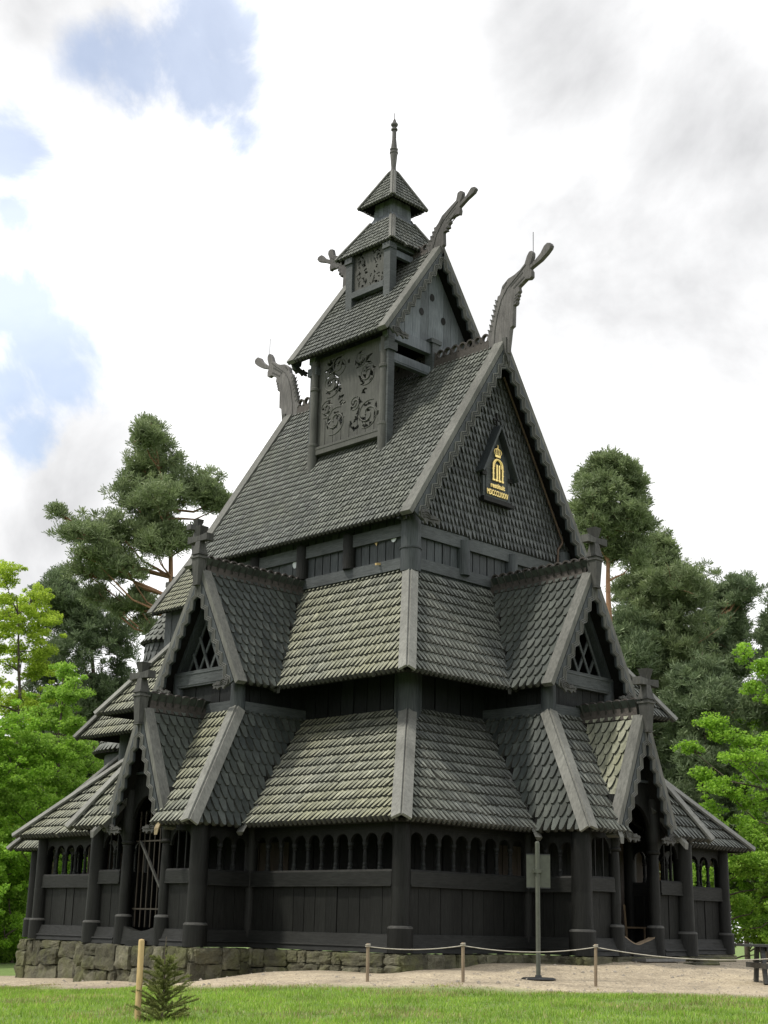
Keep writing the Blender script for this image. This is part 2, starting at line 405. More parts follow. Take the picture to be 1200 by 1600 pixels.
# ---- main roof
NR = empty('nave_roof', CH)
for sx in (-1, 1):
    poly = [(sx * EX, -GY, Z5), (sx * EX, GY, Z5), (0, GY, Z6), (0, -GY, Z6)]
    roof_field(NR, poly, 'shingle', .212, .138, .05, nout=(sx, 0, .6), cover=sx < 0)
def gable_trim(parent, ridge, foot_h, eave_z, frame_n, side, verge_w=.26, mat='trim', lift=.10, per=.36, sc_=1.0, bmat='tar2'):
    """verge boards, barge boards and carvings on one gable end. side = horizontal vector across the gable"""
    ridge = V(ridge); n = V(frame_n); side = V(side)
    for s_ in (-1, 1):
        foot = ridge + side * (s_ * foot_h) + V((0, 0, eave_z - ridge.z)); a = (foot - ridge).normalized()
        up = n.cross(a)
        if up.z < 0: up = -up
        p0, p1 = ridge + up * lift + a * (-.0), foot + up * lift + a * .06
        e_ = .05 if s_ < 0 else .046
        mb = MB().prism([p0 + n * e_, p0 - n * (verge_w + e_ * .1), p0 - n * (verge_w + e_ * .1) - up * .12, p0 + n * e_ - up * .12], p1 - p0)
        part(mb, 'verge_board', mat, parent)
        brd, car = bargeboard(ridge + n * .012 - up * .03, foot + n * .012 - up * .03 - a * .02, n, -up, per=per, scale=sc_)
        b = part(brd, 'barge_board', bmat, parent)
        part(car, 'carved_line', 'trim', b)  # pale tone puts the light caught by the carved edges into the colour
        # scroll carving at the lower end
        ca = carving(foot + n * .075 - a * .02 + up * -.30 * sc_, n, -side * s_, sc_ * .95); part(ca, 'carved_beast', 'trimdark', parent)
return_car = []
def carving(at, n, dirh, s=1.0):
    at, n, d = V(at), V(n), V(dirh).normalized(); z = V((0, 0, 1)); mb = MB()
    body = [(-.10, .16), (.02, .25), (.14, .24), (.24, .15), (.33, .12), (.40, .16), (.47, .11), (.56, .11), (.60, .05), (.54, .02), (.57, -.04), (.48, -.05), (.43, -.01), (.36, -.10), (.28, -.03), (.17, -.02), (.10, -.10), (.03, -.02), (-.06, .02)]
    mb.prism([at + d * (x * s) + z * (y * s) for x, y in body], n * .05)
    for pts in ([(-.04, .14), (.06, .19), (.16, .18), (.24, .11)], [(-.02, .09), (.08, .13), (.17, .11), (.25, .06)], [(.0, .04), (.1, .07), (.2, .04), (.35, .05), (.5, .06)]):
        mb.tube([at + n * .055 + d * (x * s) + z * (y * s) for x, y in pts], .016 * s, 5)
    return mb
gable_trim(NR, (0, -GY, Z6), EX, Z5, (0, -1, 0), (1, 0, 0))
gable_trim(NR, (0, GY, Z6), EX, Z5, (0, 1, 0), (1, 0, 0))
part(crest((0, -3.62, Z6 + .02), (0, 3.62, Z6 + .02), .255, .1), 'ridge_crest', 'crest', NR)
# shingled gable walls
def gable_wall(parent, ridge_z, base_z, hw, y, ny, ex, w, mat, name='gable_wall', cover=True):
    poly = [(-hw, y, base_z), (hw, y, base_z), (0, y, ridge_z)]
    b = part(MB().prism(poly, (0, .08 * -ny, 0)), name, 'tar2', parent)
    if cover:
        m = MB(); shingles(m, poly, ex, w, .075, .34, nout=(0, ny, 0), over=-.0, rnd_tip=.5); part(m, 'shingle_field', mat, b)
    return b
GW = gable_wall(CH, Z6 - .08, 9.37, 3.2, -Y4 - .03, -1, .205, .138, 'shingle_gable')
gable_wall(CH, Z6 - .08, 9.37, 3.2, Y4 + .03, 1, .205, .138, 'shingle_gable', cover=False)

# ---- dragon heads, cut from thick boards standing on the ridge
DA = [(-4.25,14.2),(-4.29,14.452),(-4.346,14.842),(-4.428,14.878),(-4.446,15.418),(-4.514,15.429),(-4.553,15.498),(-4.524,15.532),(-4.582,15.578),(-4.553,15.612),(-4.612,15.658),(-4.583,15.7),(-4.641,15.755),(-4.613,15.873),(-4.845,16.003),(-4.965,15.977),(-5.037,16.023),(-5.038,16.164),(-4.991,16.253),(-5.325,16.374),(-5.515,16.493),(-5.634,16.595),(-5.66,16.66),(-5.621,16.74),(-5.519,16.776),(-5.424,16.727),(-5.304,16.564),(-5.136,16.437),(-4.983,16.345),(-5.066,16.562),(-5.07,16.66),(-5.03,16.73),(-4.948,16.724),(-4.875,16.626),(-4.801,16.446),(-4.655,16.329),(-4.46,16.249),(-4.264,16.209),(-4.067,16.066),(-3.992,15.843),(-3.918,15.825),(-3.898,15.728),(-3.828,15.705),(-3.853,15.615),(-3.798,15.59),(-3.823,15.493),(-3.758,15.463),(-3.788,15.372),(-3.718,15.344),(-3.743,15.246),(-3.678,15.216),(-3.703,15.119),(-3.639,15.089),(-3.664,14.992),(-3.599,14.962),(-3.619,14.866),(-3.554,14.766),(-3.62,14.681),(-3.62,14.5),(-3.62,14.2)]
DB = [(-1.93,17.5),(-1.96,17.7),(-1.991,17.873),(-2.044,17.92),(-2.029,18.276),(-2.094,18.289),(-2.159,18.275),(-2.136,18.349),(-2.222,18.349),(-2.2,18.445),(-2.28,18.496),(-2.225,18.604),(-2.52,18.63),(-2.6,18.601),(-2.625,18.724),(-2.598,18.821),(-2.836,18.954),(-3.10,19.06),(-3.17,19.15),(-3.124,19.23),(-2.992,19.247),(-2.835,19.086),(-2.623,18.966),(-2.71,19.17),(-2.70,19.25),(-2.621,19.298),(-2.514,19.271),(-2.462,19.069),(-2.195,18.924),(-1.952,18.79),(-1.818,18.616),(-1.737,18.547),(-1.654,18.54),(-1.678,18.452),(-1.59,18.438),(-1.613,18.341),(-1.526,18.327),(-1.538,18.234),(-1.456,18.218),(-1.468,18.117),(-1.386,18.101),(-1.387,18.034),(-1.45,17.938),(-1.45,17.7),(-1.45,17.5)]
def dragon(outline, mirror, th, parent, slots, lines, dy=0.0, rod=True):
    k = -1 if mirror else 1
    P = [V((0, k * y + dy, z)) for y, z in outline]
    bm = bmesh.new()
    for sx in (-1,):
        vs = [bm.verts.new((-th / 2, p.y, p.z)) for p in P]
    f = bm.faces.new(vs)
    r = bmesh.ops.extrude_face_region(bm, geom=[f]); nv = [g for g in r['geom'] if isinstance(g, bmesh.types.BMVert)]
    bmesh.ops.translate(bm, verts=nv, vec=(th, 0, 0))
    bmesh.ops.triangulate(bm, faces=[x for x in bm.faces if len(x.verts) > 4])
    me = bpy.data.meshes.new('dragon_head'); bm.to_mesh(me); bm.free(); me.materials.append(M['dragon'])
    o = bpy.data.objects.new('dragon_head', me); C.objects.link(o); o.parent = parent
    bev = o.modifiers.new('edge', 'BEVEL'); bev.width = .012; bev.segments = 1; bev.limit_method = 'ANGLE'; bev.angle_limit = .9
    m = MB()
    for s_ in (-1, 1):
        for (a, b, w) in slots:     # dark carved slots, sunk boards of their own
            pa, pb = V((s_ * (th / 2 + .002), k * a[0] + dy, a[1])), V((s_ * (th / 2 + .002), k * b[0] + dy, b[1]))
            m.beam(pa, pb, .010, w, (0, -(pb - pa).z, (pb - pa).y) if True else None)
        for ln in lines:
            m.tube([V((s_ * (th / 2 + .003), k * y + dy, z)) for y, z in ln], .011, 5)
    part(m, 'carved_groove', 'trimdark', o)
    return o
slA = [((-3.72, 14.92), (-3.60, 14.99), .035), ((-3.76, 15.05), (-3.65, 15.12), .035), ((-3.79, 15.18), (-3.68, 15.25), .035), ((-3.83, 15.3), (-3.72, 15.37), .035), ((-3.86, 15.43), (-3.76, 15.5), .035), ((-3.9, 15.55), (-3.8, 15.62), .035), ((-3.93, 15.68), (-3.84, 15.74), .035),
       ((-4.10, 15.98), (-4.22, 16.12), .04), ((-4.35, 15.95), (-4.75, 16.22), .045), ((-4.45, 15.88), (-4.8, 16.08), .04), ((-4.5, 15.66), (-4.58, 15.7), .025), ((-4.48, 15.58), (-4.55, 15.62), .025), ((-4.46, 15.5), (-4.53, 15.54), .025)]
lnA = [[(-3.82, 14.5), (-3.84, 14.9), (-3.92, 15.3), (-4.05, 15.68), (-4.25, 15.95), (-4.6, 16.2), (-4.85, 16.4)]]
slB = [((-1.55, 18.05), (-1.42, 18.1), .03), ((-1.6, 18.16), (-1.48, 18.21), .03), ((-1.67, 18.27), (-1.55, 18.32), .03), ((-1.74, 18.38), (-1.62, 18.43), .03), ((-1.9, 18.55), (-2.0, 18.7), .03), ((-2.1, 18.6), (-2.45, 18.85), .035), ((-2.15, 18.5), (-2.45, 18.7), .03), ((-2.1, 18.38), (-2.2, 18.4), .025)]
lnB = [[(-1.62, 17.6), (-1.66, 17.95), (-1.78, 18.3), (-2.0, 18.6), (-2.3, 18.83), (-2.55, 19.0)]]
for mi in (0, 1):
    d = dragon(DA, mi, .13, CH, slA, lnA, 0)
    k = -1 if mi else 1
    part(MB().tube([(0, k * -5.04, 16.66), (0, k * -5.045, 17.25)], .009, 5), 'lightning_rod', 'iron', d)
    # little cheek block under the dragon, in the fork of the verge boards
    part(MB().prism([(-.10, k * -4.10, 14.62), (.10, k * -4.10, 14.62), (.10, k * -4.10, 14.2), (0, k * -4.10, 13.95), (-.10, k * -4.10, 14.2)], (0, k * -.13, 0)), 'gable_block', 'trimdark', d)

# ---- plaque on the gable
PY = -Y4 - .12
PL = part(MB().prism([(-.50, PY, 10.40), (.50, PY, 10.40), (.50, PY, 11.25), (0, PY, 12.28), (-.50, PY, 11.25)], (0, -.07, 0)), 'royal_plaque', 'beam2')
m = MB()
for s_ in (-1, 1):
    m.beam((0, PY - .11, 12.36), (s_ * .66, PY - .11, 11.06), .28, .055, (s_ * .9, 0, .45))
part(m, 'plaque_hood', 'tar2', PL)
m = MB(); m.box((-.56, PY - .16, 10.36), (.56, PY, 10.44)); m.box((-.52, PY - .12, 10.45), (.52, PY, 10.49)); part(m, 'plaque_sill', 'tar', PL)
for s_ in (-1, 1):
    m = MB().box((min(s_ * .40, s_ * .56), PY - .11, 11.02), (max(s_ * .40, s_ * .56), PY - .02, 11.115)); part(m, 'plaque_capital', 'tar', PL)
m = MB()   # raised arched border
K = 14; outer = [(.40, 10.52), (.40, 11.35)] + [(.40 * math.cos(PI * k / K), 11.35 + .5 * math.sin(PI * k / K)) for k in range(1, K)] + [(-.40, 11.35), (-.40, 10.52)]
for (x0, z0), (x1, z1) in zip(outer[:-1], outer[1:]): m.tube([(x0, PY - .075, z0), (x1, PY - .075, z1)], .018, 5)
part(m, 'plaque_border', 'tar2', PL)
GYp = PY - .10
m = MB()    # crown
m.box((-.10, GYp - .02, 11.56), (.10, GYp, 11.61))
for k in range(5):
    x = -.12 + .06 * k
    m.tube([(x * .75, GYp - .01, 11.61), (x * 1.15, GYp - .015, 11.69), (x * .95, GYp - .015, 11.75), (x * .2, GYp - .01, 11.785)], .012, 6)
m.lathe([(.001, 0), (.02, .01), (.022, .03), (.001, .05)], (0, GYp - .01, 11.785), 8); m.box((-.008, GYp - .02, 11.83), (.008, GYp - .008, 11.88)); m.box((-.025, GYp - .02, 11.85), (.025, GYp - .008, 11.862))
part(m, 'crown_emblem', 'gold', PL)
m = MB()    # monogram: a letter O with a II inside
ring = [(.17, 10.99), (.175, 11.3)] + [(.175 * math.cos(PI * k / 12), 11.33 + .17 * math.sin(PI * k / 12)) for k in range(1, 12)] + [(-.175, 11.3), (-.17, 10.99)]
m.tube([(x, GYp - .012, z) for x, z in ring], .026, 6); m.tube([(x * .72, GYp - .012, z - .02) for x, z in ring[1:-1]], .012, 5)
for x in (-.045, .045): m.box((x - .022, GYp - .03, 10.99), (x + .022, GYp, 11.36))
for x in (-.17, -.06, .06, .17): m.box((x - .035, GYp - .03, 10.935), (x + .035, GYp, 10.985))
m.box((-.20, GYp - .022, 10.955), (.20, GYp - .004, 10.975))
for s_ in (-1, 1):
    for z in (11.12, 11.24): m.box((s_ * .175 - .035, GYp - .03, z - .012), (s_ * .175 + .035, GYp, z + .012))
part(m, 'monogram', 'gold', PL)
def lettering(txt, size, x, y, z, parent, mat='gold', width=None):
    cu = bpy.data.curves.new('lettering', 'FONT'); cu.body = txt; cu.size = size; cu.align_x = 'CENTER'; cu.extrude = .012; cu.offset = .004
    t = bpy.data.objects.new('tmp', cu); C.objects.link(t)
    bpy.context.view_layer.update()
    me = bpy.data.meshes.new_from_object(t.evaluated_get(bpy.context.evaluated_depsgraph_get())); bpy.data.objects.remove(t)
    xs = [v.co.x for v in me.vertices]; k = (width / (max(xs) - min(xs))) if width else 1
    for v_ in me.vertices: v_.co = V((x + v_.co.x * k, y - v_.co.z, z + v_.co.y))
    me.materials.clear(); me.materials.append(M[mat]); o = bpy.data.objects.new('lettering', me); C.objects.link(o); o.parent = parent; return o
lettering('restituit', .17, 0, GYp, 10.765, PL, width=.52)
lettering('MDCCCLXXXV', .19, 0, GYp, 10.565, PL, width=.78)
# small cross above the plaque and the copper pipe down the right barge board
part(MB().box((-.02, PY - .1, 12.34), (.02, PY - .06, 12.72)).box((-.13, PY - .1, 12.52), (.13, PY - .06, 12.56)), 'small_cross', 'tar', PL)
part(MB().tube([(.25, -3.86, 13.75), (1.2, -3.86, 12.2), (2.50, -3.86, 9.98), (2.52, -3.86, 9.9), (2.44, -3.78, 9.72), (2.42, -3.76, 9.0), (2.42, -3.76, 8.35)], .033, 7), 'downpipe', 'copper', NW)

# ---- cross finial
def cross(at, axis, parent, s=1.0):
    """axis: horizontal unit vector along the arms"""
    at, ax = V(at), V(axis); dn = V((-ax.y, ax.x, 0)); z = V((0, 0, 1)); mb = MB()
    def blk(z0, z1, h0, h1, t0, t1):
        a = [at + ax * (i * h0) + dn * (j * t0) + z * z0 for i, j in ((-1, -1), (1, -1), (1, 1), (-1, 1))]
        b = [at + ax * (i * h1) + dn * (j * t1) + z * z1 for i, j in ((-1, -1), (1, -1), (1, 1), (-1, 1))]
        mb.add(a + b, [[3, 2, 1, 0], [4, 5, 6, 7]] + [[i, (i + 1) % 4, 4 + (i + 1) % 4, 4 + i] for i in range(4)])
    s_ = s
    blk(-.42 * s_, .18 * s_, .085 * s_, .125 * s_, .085 * s_, .125 * s_)      # post with pendant
    blk(-.46 * s_, -.43 * s_, .1 * s_, .1 * s_, .1 * s_, .1 * s_)
    blk(.18 * s_, .22 * s_, .15 * s_, .15 * s_, .15 * s_, .15 * s_); blk(.22 * s_, .27 * s_, .11 * s_, .11 * s_, .11 * s_, .11 * s_); blk(.27 * s_, .31 * s_, .145 * s_, .135 * s_, .145 * s_, .135 * s_)
    blk(.31 * s_, .60 * s_, .135 * s_, .075 * s_, .125 * s_, .075 * s_)
    # arms
    for d in (-1, 1):
        a = [at + ax * (d * .0) + dn * (j * .075 * s_) + z * (.66 + k * .06) * s_ for j, k in ((-1, -1), (1, -1), (1, 1), (-1, 1))]
        b = [at + ax * (d * .36 * s_) + dn * (j * .105 * s_) + z * (.66 + k * .085) * s_ for j, k in ((-1, -1), (1, -1), (1, 1), (-1, 1))]
        mb.add(a + b, [[3, 2, 1, 0], [4, 5, 6, 7]] + [[i, (i + 1) % 4, 4 + (i + 1) % 4, 4 + i] for i in range(4)])
    blk(.601 * s_, .73 * s_, .08 * s_, .075 * s_, .08 * s_, .075 * s_); blk(.731 * s_, .96 * s_, .07 * s_, .125 * s_, .075 * s_, .125 * s_)
    return part(mb, 'cross_finial', 'trimdark', parent)
# ------------------------------------------------------------------ gallery walls with arcades, posts and sills
class Frame:
    def __init__(s, right): s.r = right; s.out = V((0, -1, 0)) if right else V((-1, 0, 0)); s.side = V((1, 0, 0)) if right else V((0, -1, 0))
    def __call__(s, o, t, z=0.0): return s.out * o + s.side * t + V((0, 0, z))
FL, FR = Frame(False), Frame(True)
def gallery_wall(p, q, n, rail=(1.24, 1.52), pitch=.43, arcade=True, parent=CH, top=2.36, skirt=True, bw=.31, openings=None, name='gallery_wall'):
    """boarded parapet between two posts with sill, rail and an arcade of turned colonnettes"""
    p, q, n = V(p), V(q), V(n); d = (q - p); L = d.length; d.normalize()
    w = boards(MB(), p, q, .30, rail[0] + .02, bw, .06, n); W = part(w, name, 'tar', parent)
    Z = lambda z: V((0, 0, z))
    m = MB().prism([p + n * .10 + Z(rail[0]), p - n * .08 + Z(rail[0]), p - n * .08 + Z(rail[1]), p + n * .07 + Z(rail[1]), p + n * .10 + Z(rail[1] - .04)], q - p)
    m.prism([p + n * .115 + Z(rail[0] - .035), p + Z(rail[0] - .035), p + Z(rail[0] - .002), p + n * .115 + Z(rail[0] - .002)], q - p); part(m, 'rail', 'tarh', W)
    m = MB().prism([p + n * .17 + Z(.0), p - n * .05 + Z(.0), p - n * .05 + Z(.335), p + n * .07 + Z(.335)], q - p); m.prism([p + n * .172 + Z(.1), p + n * .16 + Z(.1), p + n * .145 + Z(.13), p + n * .157 + Z(.13)], q - p); part(m, 'sill_beam', 'tarh', W)
    m = MB().prism([p + n * .05 + Z(2.30), p - n * .06 + Z(2.30), p - n * .06 + Z(2.62), p + n * .05 + Z(2.62)], q - p); part(m, 'wall_plate', 'tar', W)
    if arcade:
        k = openings or max(1, round(L / pitch)); c = L / k; R = c * .5 - .035; sp = 2.04
        A = MB(); th = .07
        for i in range(k):
            o = p + d * (c * (i + .5)); K = 10
            arc = [(-c / 2, sp - .04), (-R, sp - .04)] + [(-R * math.cos(PI * j / K), sp + R * .98 * math.sin(PI * j / K)) for j in range(K + 1)] + [(R, sp - .04), (c / 2, sp - .04)]
            arc = [(a, z) for a, z in arc]; vs = []
            for a, z in arc:
                for zz in (z, 2.305):
                    vs += [o + d * a + n * th / 2 + Z(zz), o + d * a - n * th / 2 + Z(zz)]
            fs = []
            for j in range(len(arc) - 1):
                x, y = 4 * j, 4 * j + 4
                fs += [[x, x + 2, y + 2, y], [x + 1, y + 1, y + 3, x + 3], [x, y, y + 1, x + 1]]
            A.add(vs, fs)
            if i: 
                r = .042
                cl = MB().lathe([(.055, 1.52), (.055, 1.56), (r, 1.58), (.05, 1.62), (r * .85, 1.66), (r, 1.80), (r * .8, 1.90), (.05, 1.915), (.05, 1.935), (r * .85, 1.94), (.06, 1.99), (.06, 2.04)], p + d * (c * i), 10); part(cl, 'colonnette', 'tarm', W)
        part(A, 'arcade', 'tar', W)
    return W
def gpost(x, y, r=.175, rb=.235, hb=.49, top=2.55, lean=(0, 0), parent=CH, name='gallery_post'):
    o = part(MB().lathe([(r * 1.06, hb), (r * 1.02, 1.2), (r, top)], (x, y, 0), 22), name, 'tar', parent)
    bs = part(MB().lathe([(rb * 1.04, 0.0), (rb * 1.02, hb - .055)], (x, y, 0), 22), 'post_base', 'tar', o)
    part(MB().lathe([(rb * 1.03, hb - .054), (rb * 1.03, hb - .04), (rb * .96, hb - .012), (r * 1.03, hb)], (x, y, 0), 22), 'lit_rim', 'trimdark', bs)  # light on the top rim of the base put into a paler material
    return o
BW0 = 1.79
L0, R0 = 6.895, 7.585                  # bay walls
for (x, y) in ((-X0, -Y0), (X0, -Y0), (-X0, Y0), (X0, Y0)): gpost(x, y)
for s_ in (-1, 1):
    gpost(-L0, s_ * BW0, .19, .24, .47); gpost(s_ * BW0, -R0, .205, .26, .50)
    part(MB().lathe([(.14, .0), (.14, 2.5)], (-X0, s_ * BW0, 0), 18), 'gallery_post', 'tar'); part(MB().lathe([(.14, .0), (.14, 2.5)], (s_ * BW0, -Y0, 0), 18), 'gallery_post', 'tar')
# left long side, right gable side, far sides
gallery_wall((-X0, -BW0 - .13, 0), (-X0, -Y0 + .16, 0), (-1, 0, 0)); gallery_wall((-X0, Y0 - .16, 0), (-X0, BW0 + .13, 0), (-1, 0, 0))
gallery_wall((-X0 + .16, -Y0, 0), (-BW0 - .13, -Y0, 0), (0, -1, 0)); gallery_wall((BW0 + .13, -Y0, 0), (X0 - .16, -Y0, 0), (0, -1, 0))
gallery_wall((X0, -Y0 + .16, 0), (X0, Y0 - .16, 0), (1, 0, 0)); gallery_wall((X0 - .16, Y0, 0), (-X0 + .16, Y0, 0), (0, 1, 0), arcade=True)

part(boards(MB(), (X2 + .08, -Y2, 0), (X0 - .1, -Y2, 0), .13, 2.7, .3, .05, (0, -1, 0)), 'partition_wall', 'inner')
part(boards(MB(), (-X2, Y2, 0), (-X0 + .1, Y2, 0), .13, 2.7, .3, .05, (0, -1, 0)), 'partition_wall', 'inner')
# ------------------------------------------------------------------ bays with dormer above and portal porch in front
def side_bay(F, D, gated):
    o1, o2, o3, o4, o0, b, b0, tb, dg, pg = (D[k] for k in ('o1', 'o2', 'o3', 'o4', 'o0', 'b', 'b0', 'tb', 'dg', 'pg'))
    bw, tbw, dw = 2.10, 1.08, 1.46; out, side = F.out, F.side; Z = V((0, 0, 1))
    lit = 'shingle' if not F.r else 'shingle'
    # --- bay roof of the gallery
    BR = empty('bay_roof', CH)
    front = [F(b, -bw, Z1), F(b, bw, Z1), F(tb, tbw, Z2), F(tb, -tbw, Z2)]
    nf = V(out) * (Z2 - Z1) + Z * (b - tb); nf.normalize()
    def under_porch(p):
        t = abs(p.dot(side)); return t < (4.87 - p.z) * .415 - .22
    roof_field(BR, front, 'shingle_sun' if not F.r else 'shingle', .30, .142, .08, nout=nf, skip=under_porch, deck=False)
    for s_ in (-1, 1):
        d_, _ = slab([F(b, s_ * bw, Z1), F(b, s_ * 1.03, Z1), F(tb, s_ * .01, Z2), F(tb, s_ * tbw, Z2)], .09, nf); part(d_, 'roof_deck', 'deck', BR)
    for s_ in (-1, 1):
        e0, e1, t1, t0 = F(b, s_ * bw, Z1), F(o1 - .0, s_ * bw, Z1), F(o2 + .0, s_ * tbw, Z2), F(tb, s_ * tbw, Z2)
        ns = side * (s_ * (Z2 - Z1)) + Z * (bw - tbw); ns.normalize()
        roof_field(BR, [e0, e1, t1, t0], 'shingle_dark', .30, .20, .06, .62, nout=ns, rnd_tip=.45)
        hb = hip_board(e0, t0, -side * s_, nf, -out, ns, .20, ext=.10); part(hb, 'hip_board', 'hip', BR)
        # valley board with its projecting end
        a = (t1 - e1).normalized(); up = (nf + ns).normalized()
        m = MB().prism([e1 - a * .26 + up * .06 - side * (s_ * .02) + side * (s_ * -.09), e1 - a * .26 + up * .06 + side * (s_ * .12), e1 - a * .26 - up * .05 + side * (s_ * .07), e1 - a * .26 - up * .05 - side * (s_ * .05)], a * 1.9)
        part(m, 'valley_board', 'trim', BR)
    # --- bay body above the gallery roof
    BB = MB()
    boards(BB, F(tb, -tbw + .06), F(tb, tbw - .06), Z2 - .35, 5.62, .3, .06, out)
    for s_ in (-1, 1): boards(BB, F(tb - .03, s_ * tbw), F(o2 - .2, s_ * tbw), Z2 - .05, 6.0, .3, .06, side * s_)
    B = part(BB, 'bay_wall', 'tarm', CH)
    for s_ in (-1, 1):
        part(MB().lathe([(.165, Z2 - .3), (.165, 5.9)], F(tb - .02, s_ * (tbw - .02)), 16), 'corner_post', 'tar2', B)
        m = MB().prism([F(tb, s_ * (tbw + .005), Z2 + .02), F(tb, s_ * (tbw + .06), Z2 + .02), F(tb, s_ * (tbw + .06), Z2 + .24), F(tb, s_ * (tbw + .005), Z2 + .24)], -out * (tb - o2)); part(m, 'base_beam', 'beam2', B)
    m = MB().prism([F(tb + .005, -tbw, Z2 + .04), F(tb + .07, -tbw, Z2 + .04), F(tb + .07, -tbw, Z2 + .25), F(tb + .005, -tbw, Z2 + .25)], side * 2 * tbw); part(m, 'base_beam', 'beam2', B)
    # --- dormer with its gable
    DZ, RZ = Z3, 8.18
    DR = empty('gabled_dormer', CH)
    for s_ in (-1, 1):
        poly = [F(dg, s_ * dw, DZ), F(o3 - .0, s_ * dw, DZ), F(o4 + .05, 0, RZ), F(dg, 0, RZ)]
        ns = side * (s_ * (RZ - DZ)) + Z * dw; ns.normalize()
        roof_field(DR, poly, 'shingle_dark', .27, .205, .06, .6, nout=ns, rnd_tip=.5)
        a = (F(o4, 0, RZ) - F(o3, s_ * dw, DZ)).normalized(); e1 = F(o3, s_ * dw, DZ)
        m = MB().prism([e1 - a * .10 + Z * .06 - side * (s_ * .06), e1 - a * .10 + Z * .06 + side * (s_ * .07), e1 - a * .10 - Z * .06 + side * (s_ * .05), e1 - a * .10 - Z * .06 - side * (s_ * .05)], a * 3.2)
        part(m, 'valley_board', 'trimdark', DR)
    gable_trim(DR, F(dg, 0, RZ), dw, DZ, out, side, .2, per=.40, sc_=.80)
    part(crest(F(dg - .12, 0, RZ + .05), F(o4 + .05, 0, RZ + .05), .235, .09), 'ridge_crest', 'crest', DR)
    cross(F(dg + .08, 0, RZ + .12), side, DR, .98)
    # gable opening: sill beam, lattice, inner rafters
    fo = tb + .02
    m = MB().prism([F(fo - .06, -1.12, 5.62), F(fo + .10, -1.12, 5.62), F(fo + .10, -1.12, 5.98), F(fo - .06, -1.12, 5.98)], side * 2.24)
    m.prism([F(fo + .10, -1.12, 5.66), F(fo + .115, -1.12, 5.66), F(fo + .115, -1.12, 5.70), F(fo + .10, -1.12, 5.70)], side * 2.24)
    m.prism([F(fo + .10, -1.12, 5.90), F(fo + .115, -1.12, 5.90), F(fo + .115, -1.12, 5.93), F(fo + .10, -1.12, 5.93)], side * 2.24); part(m, 'gable_beam', 'beam2', DR)
    m = MB()
    for s_ in (-1, 1):
        m.beam(F(fo - .02, s_ * 1.02, 5.98), F(fo - .02, s_ * .06, 7.72), .10, .22, out)
        m.beam(F(fo - .04, s_ * 1.16, 5.9), F(fo - .04, s_ * .10, 7.98), .07, .10, out)
    part(m, 'gable_rafter', 'tar2', DR)
    m = MB()
    hw = .86
    for s_ in (-1, 1):
        for k in range(-2, 4):
            x0 = k * .40; pts = []
            # diagonal from (x0, 5.98) rising by 1.75 per metre sideways, clipped to the triangle
            z0 = 5.98; dxz = .52 * s_
            t0, t1 = None, None
            for i in range(121):
                z = z0 + i * .0135; x = x0 + (z - z0) * dxz
                if abs(x) < (7.6 - z) * .54 - .02:
                    if t0 is None: t0 = (x, z)
                    t1 = (x, z)
            if t0 and t1 and t1[1] - t0[1] > .15: m.beam(F(fo - .03 - .03 * (s_ > 0), t0[0], t0[1]), F(fo - .03 - .03 * (s_ > 0), t1[0], t1[1]), .065, .03, out)
    part(m, 'lattice', 'beam2', DR)
    m = MB().prism([F(fo - .6, -1.1, 5.6), F(fo - .6, 1.1, 5.6), F(fo - .6, 0, 7.9)], -out * .05); part(m, 'dormer_back', 'tar', DR)
    # --- portal porch
    PZ, PE, pw = 4.87, 2.36, 1.045
    P = empty('portal_porch', CH)
    ip = tb + .03
    for s_ in (-1, 1):
        poly = [F(pg, s_ * pw, PE), F(b - .06, s_ * pw, PE + .02), F(ip, 0, PZ), F(pg, 0, PZ)]
        poly = [F(pg, s_ * pw, PE), F(pg - .06, s_ * pw, PE), F(ip, 0, PZ), F(pg, 0, PZ)]
        ns = side * (s_ * (PZ - PE)) + Z * pw; ns.normalize()
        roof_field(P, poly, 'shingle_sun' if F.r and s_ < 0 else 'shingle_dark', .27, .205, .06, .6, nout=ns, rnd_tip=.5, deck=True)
        e1 = F(b + .02, s_ * (pw + .02), Z1 - .02); t1 = F(ip, 0, PZ); a = (t1 - e1).normalized()
        m = MB().prism([e1 - a * .22 + Z * .07 - side * (s_ * .05), e1 - a * .22 + Z * .07 + side * (s_ * .09), e1 - a * .22 - Z * .06 + side * (s_ * .06), e1 - a * .22 - Z * .06 - side * (s_ * .04)], a * 2.6)
        part(m, 'valley_board', 'lichen' if (s_ > 0 and not F.r) else 'trim', P)
    gable_trim(P, F(pg, 0, PZ), pw, PE, out, side, .2, per=.40, sc_=.75)
    part(crest(F(pg - .12, 0, PZ + .05), F(tb + .05, 0, PZ + .05), .235, .09), 'ridge_crest', 'crest', P)
    cross(F(pg + .08, 0, PZ + .10), side, P, .95)
    # columns, arch, side panels
    for s_ in (-1, 1):
        c = part(MB().lathe([(.115, .6), (.125, 1.0), (.118, 1.6), (.105, 2.04), (.14, 2.06), (.15, 2.09), (.14, 2.12), (.125, 2.13), (.14, 2.3), (.165, 2.75), (.17, 3.2)], F(b0, s_ * .70), 20), 'portal_column', 'tar', P)
        part(MB().lathe([(.19, 0), (.182, .55)], F(b0, s_ * .70), 20), 'column_base', 'tar', c); part(MB().lathe([(.184, .551), (.184, .565), (.17, .595), (.118, .61)], F(b0, s_ * .70), 20), 'lit_rim', 'trimdark', c)  # column rim is paler too, its light put into the colour
        x0, x1 = s_ * (BW0 - .18), s_ * (.70 + .12)
        p, q = (F(b0, min(x0, x1)), F(b0, max(x0, x1)))
        w = gallery_wall(p, q, out, rail=(1.27, 1.53), arcade=False, parent=P, bw=.4, name='portal_panel')
        m = MB()   # slats and small arches over the parapet
